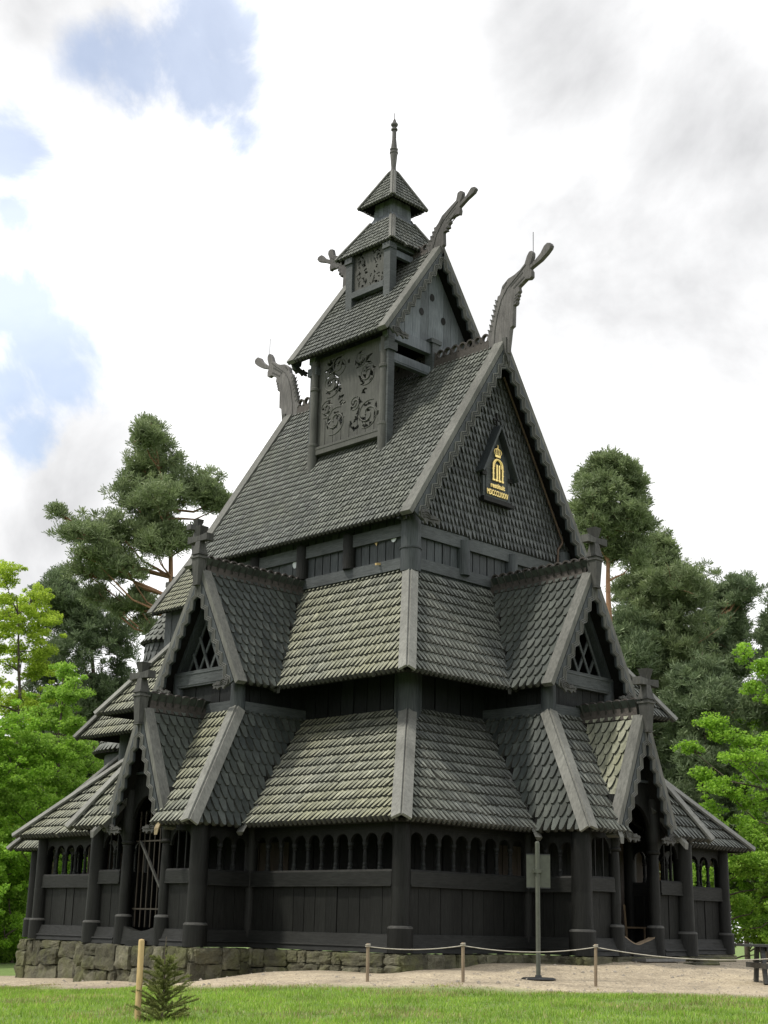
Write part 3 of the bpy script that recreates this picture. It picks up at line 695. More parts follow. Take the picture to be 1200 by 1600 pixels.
        for k in (1, 2): m.beam(p.lerp(q, k / 3) + Z * 1.5, p.lerp(q, k / 3) + Z * 2.35, .03, .03, out)
        K = 12; mid = p.lerp(q, .5); hw_ = (q - p).length / 2; R_ = hw_ - .05
        arc = [(-hw_, 2.0), (-R_, 2.0)] + [(-R_ * math.cos(PI * j / K), 2.0 + R_ * math.sin(PI * j / K)) for j in range(K + 1)] + [(R_, 2.0), (hw_, 2.0)]
        dd = (q - p).normalized(); vs = []; fs = []
        for a_, z in arc:
            for zz in (z, 2.5): vs += [mid + dd * a_ + out * .03 + Z * zz, mid + dd * a_ - out * .03 + Z * zz]
        for j in range(len(arc) - 1):
            x, y = 4 * j, 4 * j + 4
            fs += [[x, x + 2, y + 2, y], [x + 1, y + 1, y + 3, x + 3], [x, y, y + 1, x + 1]]
        m.add(vs, fs); part(m, 'slat_opening', 'tar', w)
        # side wall of the bay
        gallery_wall(F(o0 + .12, s_ * BW0), F(b0 - .16, s_ * BW0), side * s_, parent=P, name='portal_panel', openings=3)
    # arch board above the doorway
    K = 18; R_ = .585; sp = 2.32; th = .07; vs = []; fs = []
    arc = [(-.80, sp), (-R_, sp)] + [(-R_ * math.cos(PI * j / K), sp + 1.28 * R_ * math.sin(PI * j / K)) for j in range(K + 1)] + [(R_, sp), (.80, sp)]
    for a_, z in arc:
        zt = max(z + .02, PZ - .12 - abs(a_) * 2.4)
        for zz in (z, zt): vs += [F(b0 + .04, a_, zz), F(b0 - .04, a_, zz)]
    for j in range(len(arc) - 1):
        x, y = 4 * j, 4 * j + 4
        fs += [[x, x + 2, y + 2, y], [x + 1, y + 1, y + 3, x + 3], [x, y, y + 1, x + 1]]
    ar = part(MB().add(vs, fs), 'portal_arch', 'tar', P)
    part(MB().prism([F(b0 + .05, -.5, 3.52), F(b0 + .1, -.5, 3.52), F(b0 + .1, -.5, 3.57), F(b0 + .05, -.5, 3.57)], side * 1.0), 'tie_beam', 'tar2', ar)
    # threshold board with a worn dip
    K = 16; vs = []; fs = []
    for k in range(K + 1):
        x = -.58 + 1.16 * k / K; t = abs(x) / .58
        z = (.27 + .11 * t ** 2) if not F.r else (.21 + .17 * t ** 1.4 + .012 * math.sin(9 * x))
        vs += [F(b0 + .13, x, .0), F(b0 + .09, x, z), F(b0 - .06, x, z), F(b0 - .06, x, .0)]
    for k in range(K):
        x, y = 4 * k, 4 * k + 4; fs += [[x, y, y + 1, x + 1], [x + 1, y + 1, y + 2, x + 2], [x + 2, y + 2, y + 3, x + 3]]
    T = part(MB().add(vs, fs), 'threshold', 'tarh', P)
    if F.r:   # worn pale edge
        vs2 = []
        for k in range(K + 1): vs2 += [vs[4 * k + 1] + Z * .004, vs[4 * k + 2] + Z * .004, vs[4 * k + 1] + Z * .022 + -out * .0, vs[4 * k + 2] + Z * .022]
        fs2 = []
        for k in range(K):
            x, y = 4 * k, 4 * k + 4; fs2 += [[x, y, y + 2, x + 2], [x + 2, y + 2, y + 3, x + 3]]
        part(MB().add(vs2, fs2), 'worn_edge', 'stake2', T)
    part(MB().prism([F(b0 + .17, -.34, -.06), F(b0 + .17, .34, -.06), F(b0 - .02, .34, -.06), F(b0 - .02, -.34, -.06)], Z * .15), 'step_block', 'tarh', T)
    if gated:
        m = MB()
        for k in range(6): m.beam(F(b0 - .12, -.46 + .184 * k, .35), F(b0 - .12, -.46 + .184 * k, 2.75), .022, .022, out)
        for z in (.72, 2.12): m.beam(F(b0 - .12, -.56, z), F(b0 - .12, .56, z), .03, .035, out)
        G = part(m, 'iron_gate', 'grate', P)
        part(MB().beam(F(b0 - .09, -.38, 2.12), F(b0 - .09, .56, .98), .04, .05, out), 'gate_brace', 'trimdark', G)
    return P
side_bay(FL, dict(o1=X1, o2=X2, o3=X3, o4=X4, o0=X0, b=7.40, b0=L0, tb=5.52, dg=5.89, pg=7.24), True)
side_bay(FR, dict(o1=Y1, o2=Y2, o3=Y3, o4=Y4, o0=Y0, b=7.99, b0=R0, tb=6.23, dg=6.65, pg=7.93), False)

# ------------------------------------------------------------------ ridge turret
TU = empty('ridge_turret', CH)
TE, TZ5, TZ6, TF, TB = 1.987, 14.976, 17.855, -1.90, 1.74
for sx in (-1, 1):
    poly = [(sx * TE, TF, TZ5), (sx * TE, TB, TZ5), (0, TB, TZ6), (0, TF, TZ6)]
    roof_field(TU, poly, 'shingle', .205, .135, .05, nout=(sx, 0, .6), cover=sx < 0)
gable_trim(TU, (0, TF, TZ6), TE, TZ5, (0, -1, 0), (1, 0, 0), .22, per=.40, sc_=.85)
gable_trim(TU, (0, TB, TZ6), TE, TZ5, (0, 1, 0), (1, 0, 0), .22, per=.40, sc_=.85)
part(crest((0, TF + .45, TZ6), (0, TB - .45, TZ6), .235, .09, base=.10), 'ridge_crest', 'crest', TU)
for mi in (0, 1):
    dragon(DB, mi, .115, TU, slB, lnB, -.16 if mi else 0.0)
def tpost(x, y, z0, z1, w, parent, mat='trimdark'):
    m = MB().box((x - w / 2, y - w / 2, z0), (x + w / 2, y + w / 2, z1)); p = part(m, 'turret_post', mat, parent)
    return p
PX, PF, PB = 1.58, -1.58, 1.14
for sx in (-1, 1):
    for y in (PF, PB):
        k = tpost(sx * PX, y, 11.75, 15.25, .22, TU, 'beam2')
        m = MB().lathe([(.125, 11.70), (.13, 12.5), (.14, 12.52), (.14, 12.58), (.105, 12.6), (.105, 14.05), (.13, 14.07), (.13, 14.14), (.10, 14.16), (.10, 14.9)], (sx * (PX + .09), y + (.06 if y < 0 else -.06), 0), 12)
        part(m, 'half_column', 'panel', TU)
        part(MB().box((sx * (PX + .0) - .16, y - .17, 14.52), (sx * PX + .16, y + .17, 14.74)), 'post_block', 'beam2', TU)
    # pierced panel
random.seed(11)
def pierced(name, x, y0, y1, z0, z1, th, holes, parent, mat, cell=.020):
    ny, nz = int((y1 - y0) / cell), int((z1 - z0) / cell); m = MB(); keep = {}
    for j in range(ny):
        for k in range(nz):
            keep[j, k] = not holes((j + .5) / ny, (k + .5) / nz)
    dy, dz = (y1 - y0) / ny, (z1 - z0) / nz; plank = 9
    vi = {}
    def vert(j, k, s_):
        if (j, k, s_) not in vi: vi[j, k, s_] = len(m.v); m.v.append((x + s_ * th / 2, y0 + j * dy, z0 + k * dz))
        return vi[j, k, s_]
    F_ = lambda l: (m.f.append(l), m.sm.append(False))
    for (j, k), ok in keep.items():
        if not ok: continue
        for s_ in (-1, 1): F_([vert(j, k, s_), vert(j + 1, k, s_), vert(j + 1, k + 1, s_), vert(j, k + 1, s_)])
        for (dj, dk, a, b) in ((-1, 0, (0, 0), (0, 1)), (1, 0, (1, 0), (1, 1)), (0, -1, (0, 0), (1, 0)), (0, 1, (0, 1), (1, 1))):
            if not keep.get((j + dj, k + dk), False):
                F_([vert(j + a[0], k + a[1], -1), vert(j + b[0], k + b[1], -1), vert(j + b[0], k + b[1], 1), vert(j + a[0], k + a[1], 1)])
    o = part(m, name, mat, parent); return o
LEAVES = []
random.seed(17)
for (cu, cv, r, nl) in ((.22, .20, .17, 17), (.40, .13, .08, 6), (.72, .24, .16, 15), (.86, .38, .12, 10), (.24, .64, .12, 10), (.30, .50, .07, 3), (.40, .34, .07, 4), (.62, .45, .08, 4), (.66, .60, .06, 4), (.78, .66, .15, 14), (.68, .84, .15, 13), (.86, .86, .10, 8), (.34, .83, .10, 8), (.20, .80, .08, 5)):
    for i in range(nl):
        a_ = ru(0, 6.283); d_ = r * math.sqrt(ru(.06, 1)); LEAVES.append((cu + d_ * math.cos(a_), cv + d_ * math.sin(a_) * .8, a_ + PI / 2 + ru(-.5, .5), ru(.022, .05), ru(.010, .018)))
def vine(u, v):
    # leaf-shaped openings left between the coils of carved vines
    if u < .06 or u > .94 or v < .06 or v > .95: return False
    for (cu, cv, a_, l_, w_) in LEAVES:
        dx, dy = u - cu, (v - cv) * 1.05
        if abs(dx) > .06 or abs(dy) > .06: continue
        p_, q_ = dx * math.cos(a_) + dy * math.sin(a_), -dx * math.sin(a_) + dy * math.cos(a_)
        q_ += .35 * p_ * p_ / l_
        if abs(p_) < l_ and abs(q_) < w_ * (1 - (p_ / l_) ** 2) + .002: return True
    return False
for sx in (-1, 1):
    o = pierced('carved_panel', sx * 1.56, -1.42, 1.02, 12.50, 15.0, .05, vine, TU, 'panel')
    m = MB()      # carved stems coiling round the openings
    for (cu, cv, r) in ((.22, .20, .17), (.72, .24, .17), (.86, .40, .11), (.24, .64, .13), (.78, .66, .16), (.68, .85, .13), (.34, .84, .10), (.42, .36, .08)):
        for ph in (0, PI):
            pts_ = []
            for i in range(22):
                t_ = i / 21; a_ = ph + t_ * 5.2; d_ = r * (.18 + .9 * t_); uu, vv = cu + d_ * math.cos(a_), cv + d_ * math.sin(a_) * .86
                if .05 < uu < .95 and .05 < vv < .96: pts_.append((sx * 1.587, -1.42 + 2.44 * uu, 12.5 + 2.5 * vv))
            if len(pts_) > 3: m.tube(pts_, [.026 * (1 - .5 * i / len(pts_)) for i in range(len(pts_))], 5)
    part(m, 'carved_vine', 'panel', o)
    m = MB()
    for k in range(1, 8): m.box((sx * 1.588 - .003, -1.42 + k * .305 - .005, 12.5), (sx * 1.588 + .003, -1.42 + k * .305 + .005, 12.6 + .7 * rnd()))
    part(m, 'board_joint', 'tar', o)
    part(MB().box((sx * 1.60 - .09, -1.47, 12.26), (sx * 1.60 + .09, 1.03, 12.47)).box((sx * 1.69 - .012 , -1.47, 12.40), (sx * 1.69 + .012, 1.03, 12.45)), 'panel_rail', 'panel', TU)
for y, s_ in ((PF, -1), (PB + .05, 1)):
    part(MB().box((-PX + .1, y - .10, 14.24), (PX - .1, y + .06, 14.50)).box((-PX + .1, y - .115, 14.28), (PX - .1, y - .10, 14.31)), 'turret_beam', 'silver', TU)
    part(MB().box((-PX - .15, y - .12 - .02 * s_, 14.86), (PX + .15, y + .08, 15.16)), 'turret_beam', 'silver', TU)
    part(MB().box((-.13, y - .17, 14.3), (.13, y + .1, 15.30)).box((-.20, y - .2, 15.16), (.20, y + .1, 15.27)), 'king_post', 'beam2', TU)
    # boarded gable with three round holes
    gz0, gz1 = 15.16, 17.62; cell = .035; hw = 1.62
    hl = ((-.02, 16.52), (-.42, 15.99), (.42, 15.98))
    m = MB(); nb = 11
    yy = y + .02 * s_
    for i in range(nb):
        x0 = -hw + 2 * hw * i / nb; x1 = -hw + 2 * hw * (i + 1) / nb - .008; jy = ru(-.006, .006)
        zt = lambda x: gz0 + (gz1 - gz0) * (1 - abs(x) / hw)
        m.prism([(x0, yy + jy, gz0), (x1, yy + jy, gz0), (x1, yy + jy, max(gz0 + .01, zt(x1)))] + ([(0, yy + jy, zt(0))] if x0 < 0 < x1 else []) + [(x0, yy + jy, max(gz0 + .01, zt(x0)))], (0, -.05 * s_, 0))
    g = part(m, 'turret_gable', 'silver', TU)
    m = MB()
    for x, z in hl: m.prism([(x + .085 * math.cos(2 * PI * k / 18), yy + .012 * s_, z + .105 * math.sin(2 * PI * k / 18)) for k in range(18)], (0, -.075 * s_ if False else .004 * s_, 0))
    part(m, 'bore_hole', 'tar', g)
# --- upper stage
U = empty('upper_turret', CH)
for sx in (-1, 1):
    for y in (-.86, .60):
        part(MB().box((sx * .88 - .12, y - .12, 16.2), (sx * .88 + .12, y + .12, 18.2)), 'turret_post', 'beam2', U)
        part(MB().box((sx * .92 - .13, y - .14, 17.86), (sx * .92 + .13, y + .14, 18.02)), 'post_block', 'beam2', U)
    o = pierced('carved_panel', sx * .90, -.74, .48, 17.0, 18.15, .04, lambda u, v: vine(u, .1 + v * .8), U, 'panel', .016)
    part(MB().box((sx * .93 - .08, -.74, 16.80), (sx * .93 + .08, .48, 16.97)), 'panel_rail', 'beam2', U)
for y in (-.86, .60): part(MB().box((-.8, y - .06, 17.72), (.8, y + .06, 17.90)).box((-.9, y - .06, 18.0), (.9, y + .06, 18.2)), 'turret_beam', 'silver', U)
part(MB().box((-.7, -.7, 17.9), (.7, .45, 18.15)), 'turret_ceiling', 'deck', U)
def pyramid(name, cy, e, z0, t, z1, ex, w, hw, parent):
    R = empty(name, parent); q = [(-1, -1), (1, -1), (1, 1), (-1, 1)]
    for k in range(4):
        a, b = q[k], q[(k + 1) % 4]; o = V(((a[0] + b[0]) / 2, (a[1] + b[1]) / 2, 0))
        poly = [(a[0] * e, cy + a[1] * e, z0), (b[0] * e, cy + b[1] * e, z0), (b[0] * t, cy + b[1] * t, z1), (a[0] * t, cy + a[1] * t, z1)]
        n = (o * (z1 - z0) + V((0, 0, e - t))).normalized()
        d, _ = slab(poly, .06, n)
        m = MB(); shingles(m, poly, ex, w, .04, .5, nout=n); part(d, 'roof_deck', 'deck', parent); part(m, 'shingle_field', 'shingle', parent)
    for k in range(4):
        a = q[k]; n1 = V((a[0] * (z1 - z0), 0, e - t)).normalized(); n2 = V((0, a[1] * (z1 - z0), e - t)).normalized()
        part(hip_board((a[0] * e, cy + a[1] * e, z0), (a[0] * t, cy + a[1] * t, z1), (0, -a[1], 0), n1, (-a[0], 0, 0), n2, hw, .04, .05, .05), 'hip_board', 'trim', parent)
    bpy.data.objects.remove(R)
CY = -.03
pyramid('x', CY, 1.045, 18.084, .40, 19.19, .17, .12, .085, U)
S = empty('spire_turret', CH)
m = MB()
for (a0, z0, a1, z1) in ((.46, 19.16, .37, 19.36), (.37, 19.36, .345, 19.80)):
    for k in range(4):
        c, s_ = [(1, 0), (0, 1), (-1, 0), (0, -1)][k]
        R = lambda u, v: (u * c - v * s_, CY + u * s_ + v * c)
        n = 4
        for i in range(n):
            t0, t1 = -1 + 2 * i / n + .012, -1 + 2 * (i + 1) / n - .012
            if z0 < 19.3: t0, t1 = -1 + 2 * i / n, -1 + 2 * (i + 1) / n
            m.add([(*R(a0 * t0, -a0), z0), (*R(a0 * t1, -a0), z0), (*R(a1 * t1, -a1), z1), (*R(a1 * t0, -a1), z1)], [[0, 1, 2, 3]])
    m.box((-.30, CY - .30, z0), (.30, CY + .30, z1))
part(m, 'spire_base', 'silver', S)
pyramid('x', CY, .634, 19.68, .05, 20.80, .15, .105, .075, S)
SP = part(MB().lathe([(.11, 20.74), (.12, 20.78), (.14, 20.80), (.13, 20.86), (.075, 20.90), (.068, 21.0), (.10, 21.36), (.105, 21.44), (.12, 21.45), (.12, 21.49), (.10, 21.50), (.10, 21.55), (.115, 21.56), (.115, 21.59), (.09, 21.61), (.062, 21.9), (.06, 22.17), (.095, 22.19), (.095, 22.23), (.06, 22.26), (.06, 22.29), (.10, 22.34), (.105, 22.38), (.06, 22.44), (.035, 22.52), (.02, 22.55)], (0, CY, 0), 14), 'spire', 'dragon', S)
part(MB().tube([(0, CY, 22.54), (0, CY, 22.74)], .012, 5), 'lightning_rod', 'iron', SP)

# ------------------------------------------------------------------ chancel and apse behind
CHN = empty('chancel', CH)
CYE = 7.98
part(boards(MB(), (-1.25, Y4, 0), (-1.25, CYE - .3, 0), 7.4, 9.2, .3, .06, (-1, 0, 0)), 'chancel_wall', 'tar2', CHN)
for sx in (-1, 1):
    poly = [(sx * 1.57, Y4 + .1, 9.0), (sx * 1.57, CYE, 9.0), (0, CYE, 11.12), (0, Y4 + .1, 11.12)]
    roof_field(CHN, poly, 'shingle_sun' if sx < 0 else 'shingle', .212, .14, .05, nout=(sx, 0, .7), cover=sx < 0)
    a = V((sx * 1.57, CYE, 9.0)) - V((0, CYE, 11.12)); up = V((sx * 2.12, 0, 1.57)).normalized()
    p0 = V((0, CYE, 11.12)) + up * .1; part(MB().prism([p0 + V((0, .05, 0)), p0 - V((0, .2, 0)), p0 - V((0, .2, 0)) - up * .12, p0 + V((0, .05, 0)) - up * .12], a * 1.02), 'verge_board', 'trim', CHN)
part(MB().prism([(-1.2, CYE - .32, 9.0), (1.2, CYE - .32, 9.0), (0, CYE - .32, 11.0)], (0, .06, 0)), 'chancel_gable', 'tar2', CHN)
cross((0, CYE + .06, 11.24), (1, 0, 0), CHN, .98)
def half_hip(name, xe, y0, ye, ze, xt, yt, zt, ex, w, th):
    """left slope and end hip of the lower roofs round the chancel"""
    n1 = V((-(zt - ze), 0, xe - xt)).normalized(); n2 = V((0, zt - ze, ye - yt)).normalized()
    roof_field(CHN, [(-xe, y0, ze), (-xe, ye, ze), (-xt, yt, zt), (-xt, y0, zt)], 'shingle_sun', ex, w, th, nout=n1, name='shingle_field')
    roof_field(CHN, [(-xe, ye, ze), (xe, ye, ze), (xt, yt, zt), (-xt, yt, zt)], 'shingle', ex, w, th, nout=n2, cover=False)
    roof_field(CHN, [(xe, y0, ze), (xe, ye, ze), (xt, yt, zt), (xt, y0, zt)], 'shingle', ex, w, th, nout=V((-n1.x, 0, n1.z)), cover=False)
    part(hip_board((-xe, ye, ze), (-xt, yt, zt), (0, -1, 0), n1, (1, 0, 0), n2, .19), 'hip_board', 'trim', CHN)
half_hip('aisle', 3.55, 4.6, 8.05, 5.24, 1.3, 6.6, 8.2, .30, .142, .06)
half_hip('gallery', 4.49, 5.4, 9.4, 2.25, 2.4, 7.6, 4.75, .30, .142, .06)
part(boards(MB(), (-2.45, Y2, 0), (-2.45, 7.4, 0), .1, 6.2, .35, .06, (-1, 0, 0)), 'chancel_wall', 'tar2', CHN)
round_post('corner_post', (-2.5, 7.3, 0), .24, .1, 6.2, 'tar2', None, CHN); round_post('corner_post', (-2.5, 5.6, 0), .2, .1, 6.2, 'tar2', None, CHN)
part(boards(MB(), (-2.45, 7.4, 0), (2.45, 7.4, 0), .1, 6.0, .35, .06, (0, 1, 0)), 'chancel_wall', 'tar2', CHN)
gallery_wall((-4.05, 8.8, 0), (-4.05, Y0 + .2, 0), (-1, 0, 0), parent=CHN, top=2.2, name='chancel_parapet')
gallery_wall((4.05, 8.9, 0), (-4.05, 8.9, 0), (0, 1, 0), parent=CHN, top=2.2, name='chancel_parapet')
gpost(-4.05, 8.9, .17, .22, .49, 2.4, parent=CHN); gpost(4.05, 8.9, .17, .22, .49, 2.4, parent=CHN)
AP = empty('apse', CH)
AY, AR_ = 9.05, .72
def cone_shingles(mb, cx, cy, z0, r0, z1, r1, ex, w, th, lift=.0):
    L = math.hypot(z1 - z0, r0 - r1); rows = max(1, int(L / ex)); ex = L / rows
    for k in range(rows):
        t = k / rows; r = r0 + (r1 - r0) * t; n = max(6, int(2 * PI * r / w)); 
        for i in range(n):
            a = 2 * PI * (i + .5 * (k % 2)) / n
            u = V((-math.sin(a), math.cos(a), 0)); rad = V((math.cos(a), math.sin(a), 0)); up = (V((0, 0, z1 - z0)) + rad * (r1 - r0)).normalized(); nn = u.cross(up)
            if nn.dot(rad) < 0: nn = -nn
            o = V((cx, cy, z0 + (z1 - z0) * t)) + rad * r; h = 2 * PI * r / n * .48; Ls = ex * 1.5
            pr = [(-h * .9, Ls), (-h, .5 * Ls), (-h * .5, .06 * ex), (-h * .25, 0), (h * .25, 0), (h * .5, .06 * ex), (h, .5 * Ls), (h * .9, Ls)]
            top = [o + u * p + up * q + nn * (lift + .02 + th * (1 - q / Ls)) for p, q in pr]; bot = [o + u * p + up * q + nn * -.02 for p, q in pr]
            m_ = len(pr); mb.add(top + bot, [list(range(m_))] + [[x, x + 1, m_ + x + 1, m_ + x] for x in range(m_ - 1)], False, 1)
part(MB().lathe([(AR_, 3), (AR_, 8.6)], (0, AY, 0), 28), 'apse_wall', 'tar2', AP)
m = MB(); cone_shingles(m, 0, AY, 6.6, AR_ + .02, 8.42, AR_, .24, .18, .05); part(m, 'shingle_field', 'shingle_gable', AP)
part(MB().lathe([(AR_ + .12, 8.40), (AR_ + .08, 8.46), (.06, 9.6)], (0, AY, 0), 28), 'roof_deck', 'deck', AP)
m = MB(); cone_shingles(m, 0, AY, 8.42, AR_ + .14, 9.6, .1, .22, .17, .05); part(m, 'shingle_field', 'shingle', AP)
cross((0, AY - .1, 9.62), (1, 0, 0), AP, .95)
part(MB().lathe([(2.1, 5.05), (2.0, 5.1), (1.1, 6.7)], (0, 8.9, 0), 32), 'roof_deck', 'deck', AP)
m = MB(); cone_shingles(m, 0, 8.9, 5.08, 2.1, 6.6, 1.15, .28, .19, .05); part(m, 'shingle_field', 'shingle', AP)
part(MB().lathe([(1.8, .1), (1.8, 5.1)], (0, 8.9, 0), 32), 'apse_wall', 'tar2', AP)
TREEDATA = {
    'tallpineL': {"base":[12.28,24.4],"tr":[[-0.73,13.34],[-1.19,18.0],[-1.55,20.09],[-2.49,22.83]],"l":[[-2.62,23.07,0.33,0.5],[-2.63,21.96,0.83,0.67],[-1.54,21.86,1.05,0.61],[-3.15,20.96,1.0,0.56],[-1.09,20.65,1.61,0.72],[0.39,20.07,0.78,0.56],[-3.37,19.99,0.92,0.5],[-1.74,19.48,1.25,0.56],[1.0,19.54,0.39,0.33],[-3.68,18.3,1.33,0.44],[-5.41,18.32,0.83,0.36],[-6.1,18.72,0.33,0.22],[-2.08,18.03,1.05,0.44],[-4.48,17.54,1.17,0.33],[-1.59,17.16,0.69,0.33],[-3.71,16.75,1.05,0.31],[-4.96,16.34,0.61,0.28],[-2.81,16.1,1.05,0.31],[-4.31,15.22,0.5,0.28],[-2.52,14.88,0.61,0.28],[-1.66,13.75,0.39,0.28],[-0.21,18.08,0.61,0.28]]},
    'pineL2': {"base":[15.76,35.01],"tr":[[-0.94,12.03],[-1.62,16.63],[-3.1,18.62]],"l":[[-3.26,18.61,0.45,0.45],[-3.49,17.32,0.84,0.52],[-2.38,17.11,0.9,0.58],[-3.05,16.09,1.23,0.64],[-1.25,16.13,0.97,0.71],[-3.6,14.85,0.81,0.64],[-1.79,14.56,1.45,0.9],[0.1,15.5,0.84,1.13],[-2.29,12.81,1.29,0.97],[-0.21,13.02,1.16,1.29],[0.57,11.26,0.97,0.9],[-1.21,11.38,1.16,0.84],[-3.95,13.27,0.97,0.77]]},
    'limeL': {"base":[5.63,25.34],"tr":[[-0.57,6.04],[-0.86,10.39],[-1.41,14.38]],"l":[[-1.77,15.06,0.57,0.52],[-0.97,14.45,0.68,0.52],[-1.46,13.43,0.86,0.68],[-0.49,13.32,0.68,0.57],[0.01,12.31,0.47,0.42],[-1.18,11.84,0.99,0.68],[-0.16,11.33,0.52,0.42],[-1.37,10.25,0.86,0.68],[-0.48,9.88,0.78,0.47],[-0.89,8.7,0.99,0.57],[-1.19,7.29,0.86,0.68],[-0.54,6.29,0.78,0.47],[-0.93,5.04,0.78,0.65]]},
    'limeL2': {"base":[3.34,19.17],"tr":[[-0.38,4.45],[-0.47,7.16],[-0.56,9.94]],"l":[[-0.54,10.23,0.37,0.28],[-0.8,9.47,0.77,0.42],[-0.05,9.37,0.51,0.42],[-1.09,8.53,0.77,0.47],[0.13,8.37,0.51,0.47],[-1.23,7.49,0.88,0.47],[-0.01,7.21,0.65,0.47],[-1.48,6.34,0.93,0.47],[-0.24,6.14,0.65,0.47],[-0.81,5.29,0.93,0.42],[-1.97,5.42,0.51,0.37],[-1.63,4.2,0.84,0.47],[-0.63,4.45,0.65,0.37],[0.35,5.03,0.51,0.33],[-1.75,3.1,0.7,0.47],[-0.88,3.45,0.65,0.42]]},
    'tallpineR': {"base":[25.25,11.57],"tr":[[0.21,13.65],[0.23,18.03],[0.19,21.5]],"l":[[0.17,21.84,0.56,0.31],[-0.43,21.18,0.64,0.36],[0.74,21.27,0.78,0.36],[1.52,21.13,0.5,0.33],[-0.07,20.33,1.05,0.44],[1.29,20.06,0.72,0.5],[-0.81,19.41,0.72,0.36],[0.54,19.08,1.19,0.44],[1.84,19.2,0.5,0.33],[-0.63,18.52,0.64,0.33],[0.95,18.1,0.92,0.42],[1.41,17.31,0.5,0.33],[-0.21,17.78,0.56,0.28]]},
    'pineR2': {"base":[30.95,12.97],"tr":[[0.2,11.72],[0.45,19.19]],"l":[[0.52,19.51,0.3,0.36],[-0.03,18.92,0.69,0.45],[0.89,18.36,0.84,0.48],[-0.53,17.63,0.99,0.54],[0.75,17.09,1.29,0.6],[1.87,17.31,0.66,0.48],[-0.57,16.15,1.14,0.6],[1.01,15.72,1.29,0.75],[-0.25,14.61,1.29,0.75],[1.25,14.02,1.14,0.75],[-0.51,13.07,1.14,0.66],[0.68,12.33,1.14,0.75],[-0.56,11.25,1.02,0.66],[1.23,10.99,1.08,0.66],[0.14,9.77,1.2,0.66],[1.93,9.81,0.9,0.6]]},
    'pineR3': {"base":[37.8,16.04],"tr":[[0.19,11.26],[0.78,15.28],[2.79,18.76]],"l":[[3.67,19.34,0.33,0.3],[3.12,18.7,0.86,0.43],[1.77,18.81,0.66,0.4],[2.24,17.85,1.13,0.5],[3.4,17.46,0.6,0.4],[1.6,16.49,1.26,0.53],[3.0,16.08,0.86,0.43],[1.28,15.13,1.09,0.53],[2.83,14.72,0.86,0.36],[1.62,13.62,1.09,0.4],[3.26,13.15,0.8,0.3],[2.17,12.63,0.99,0.33],[0.83,12.27,0.93,0.53]]},
    'pineR4': {"base":[34.05,8.51],"tr":[[0.37,10.22],[0.4,15.94]],"l":[[0.4,15.94,0.53,0.59],[-0.23,15.0,0.47,0.3],[0.62,14.56,0.83,0.41],[-0.16,13.94,0.41,0.21],[0.71,13.5,0.71,0.41],[0.49,12.3,0.89,0.41],[-0.3,11.39,0.47,0.24],[0.72,11.11,0.89,0.59]]},
    'mapleR': {"base":[15.98,-1.76],"tr":[[0.13,4.18],[0.15,7.2],[-0.03,9.48]],"l":[[-0.78,9.88,0.14,0.27],[-0.29,9.43,0.37,0.29],[-0.53,8.79,0.29,0.19],[0.01,8.43,0.41,0.29],[-2.03,7.52,0.45,0.14],[-2.55,6.87,0.41,0.14],[-1.56,7.12,0.49,0.16],[-0.79,6.93,0.62,0.23],[-1.43,6.35,0.7,0.21],[-2.26,5.97,0.41,0.14],[-0.42,6.01,0.62,0.41],[-1.88,5.41,0.7,0.23],[-0.83,5.15,0.78,0.31],[-2.31,4.88,0.58,0.23],[-0.5,4.47,0.54,0.29]]},
    'bushR': {"base":[13.9,-1.11],"tr":[[0.01,1.76],[0.04,3.66]],"l":[[-0.23,4.27,0.77,0.26],[0.93,3.71,0.56,0.44],[-0.45,3.69,0.69,0.32],[0.4,3.0,0.81,0.44],[1.05,2.16,0.56,0.44],[0.15,1.86,0.69,0.44],[-0.79,2.59,0.6,0.44],[0.8,1.12,0.56,0.44],[-0.18,0.92,0.69,0.4],[-1.03,1.55,0.69,0.44]]},
    'bushL': {"base":[2.27,20.23],"tr":[[-0.16,1.39],[-0.29,2.47]],"l":[[-0.39,2.36,0.61,0.47],[0.08,1.61,0.51,0.47],[-0.39,1.17,0.61,0.51],[0.05,0.54,0.47,0.47],[-0.4,0.11,0.61,0.51]]}}
EXTRA = {
    'limeL': [[-2.4, 12.2, .7, .6], [-2.6, 10.6, .9, .6], [-2.8, 8.6, .9, .6], [-2.5, 6.8, .8, .5], [-1.8, 13.6, .5, .4]],
    'mapleR': [[.9, 8.4, .5, .4], [1.2, 7.4, .7, .4], [1.5, 6.2, .8, .4], [1.3, 5.0, .8, .4], [.8, 4.2, .6, .4], [2.1, 5.6, .6, .3]],
    'pineR4': [[1.4, 15.0, .7, .4], [1.8, 13.6, .8, .4], [1.6, 12.0, .9, .4], [.9, 9.6, .9, .5]],
    'bushR': [[1.6, 3.0, .7, .5], [1.7, 2.0, .8, .5], [1.5, 1.0, .8, .5]],
    'bushL': [[-1.0, 1.8, .6, .4], [-1.1, .8, .6, .5]]}
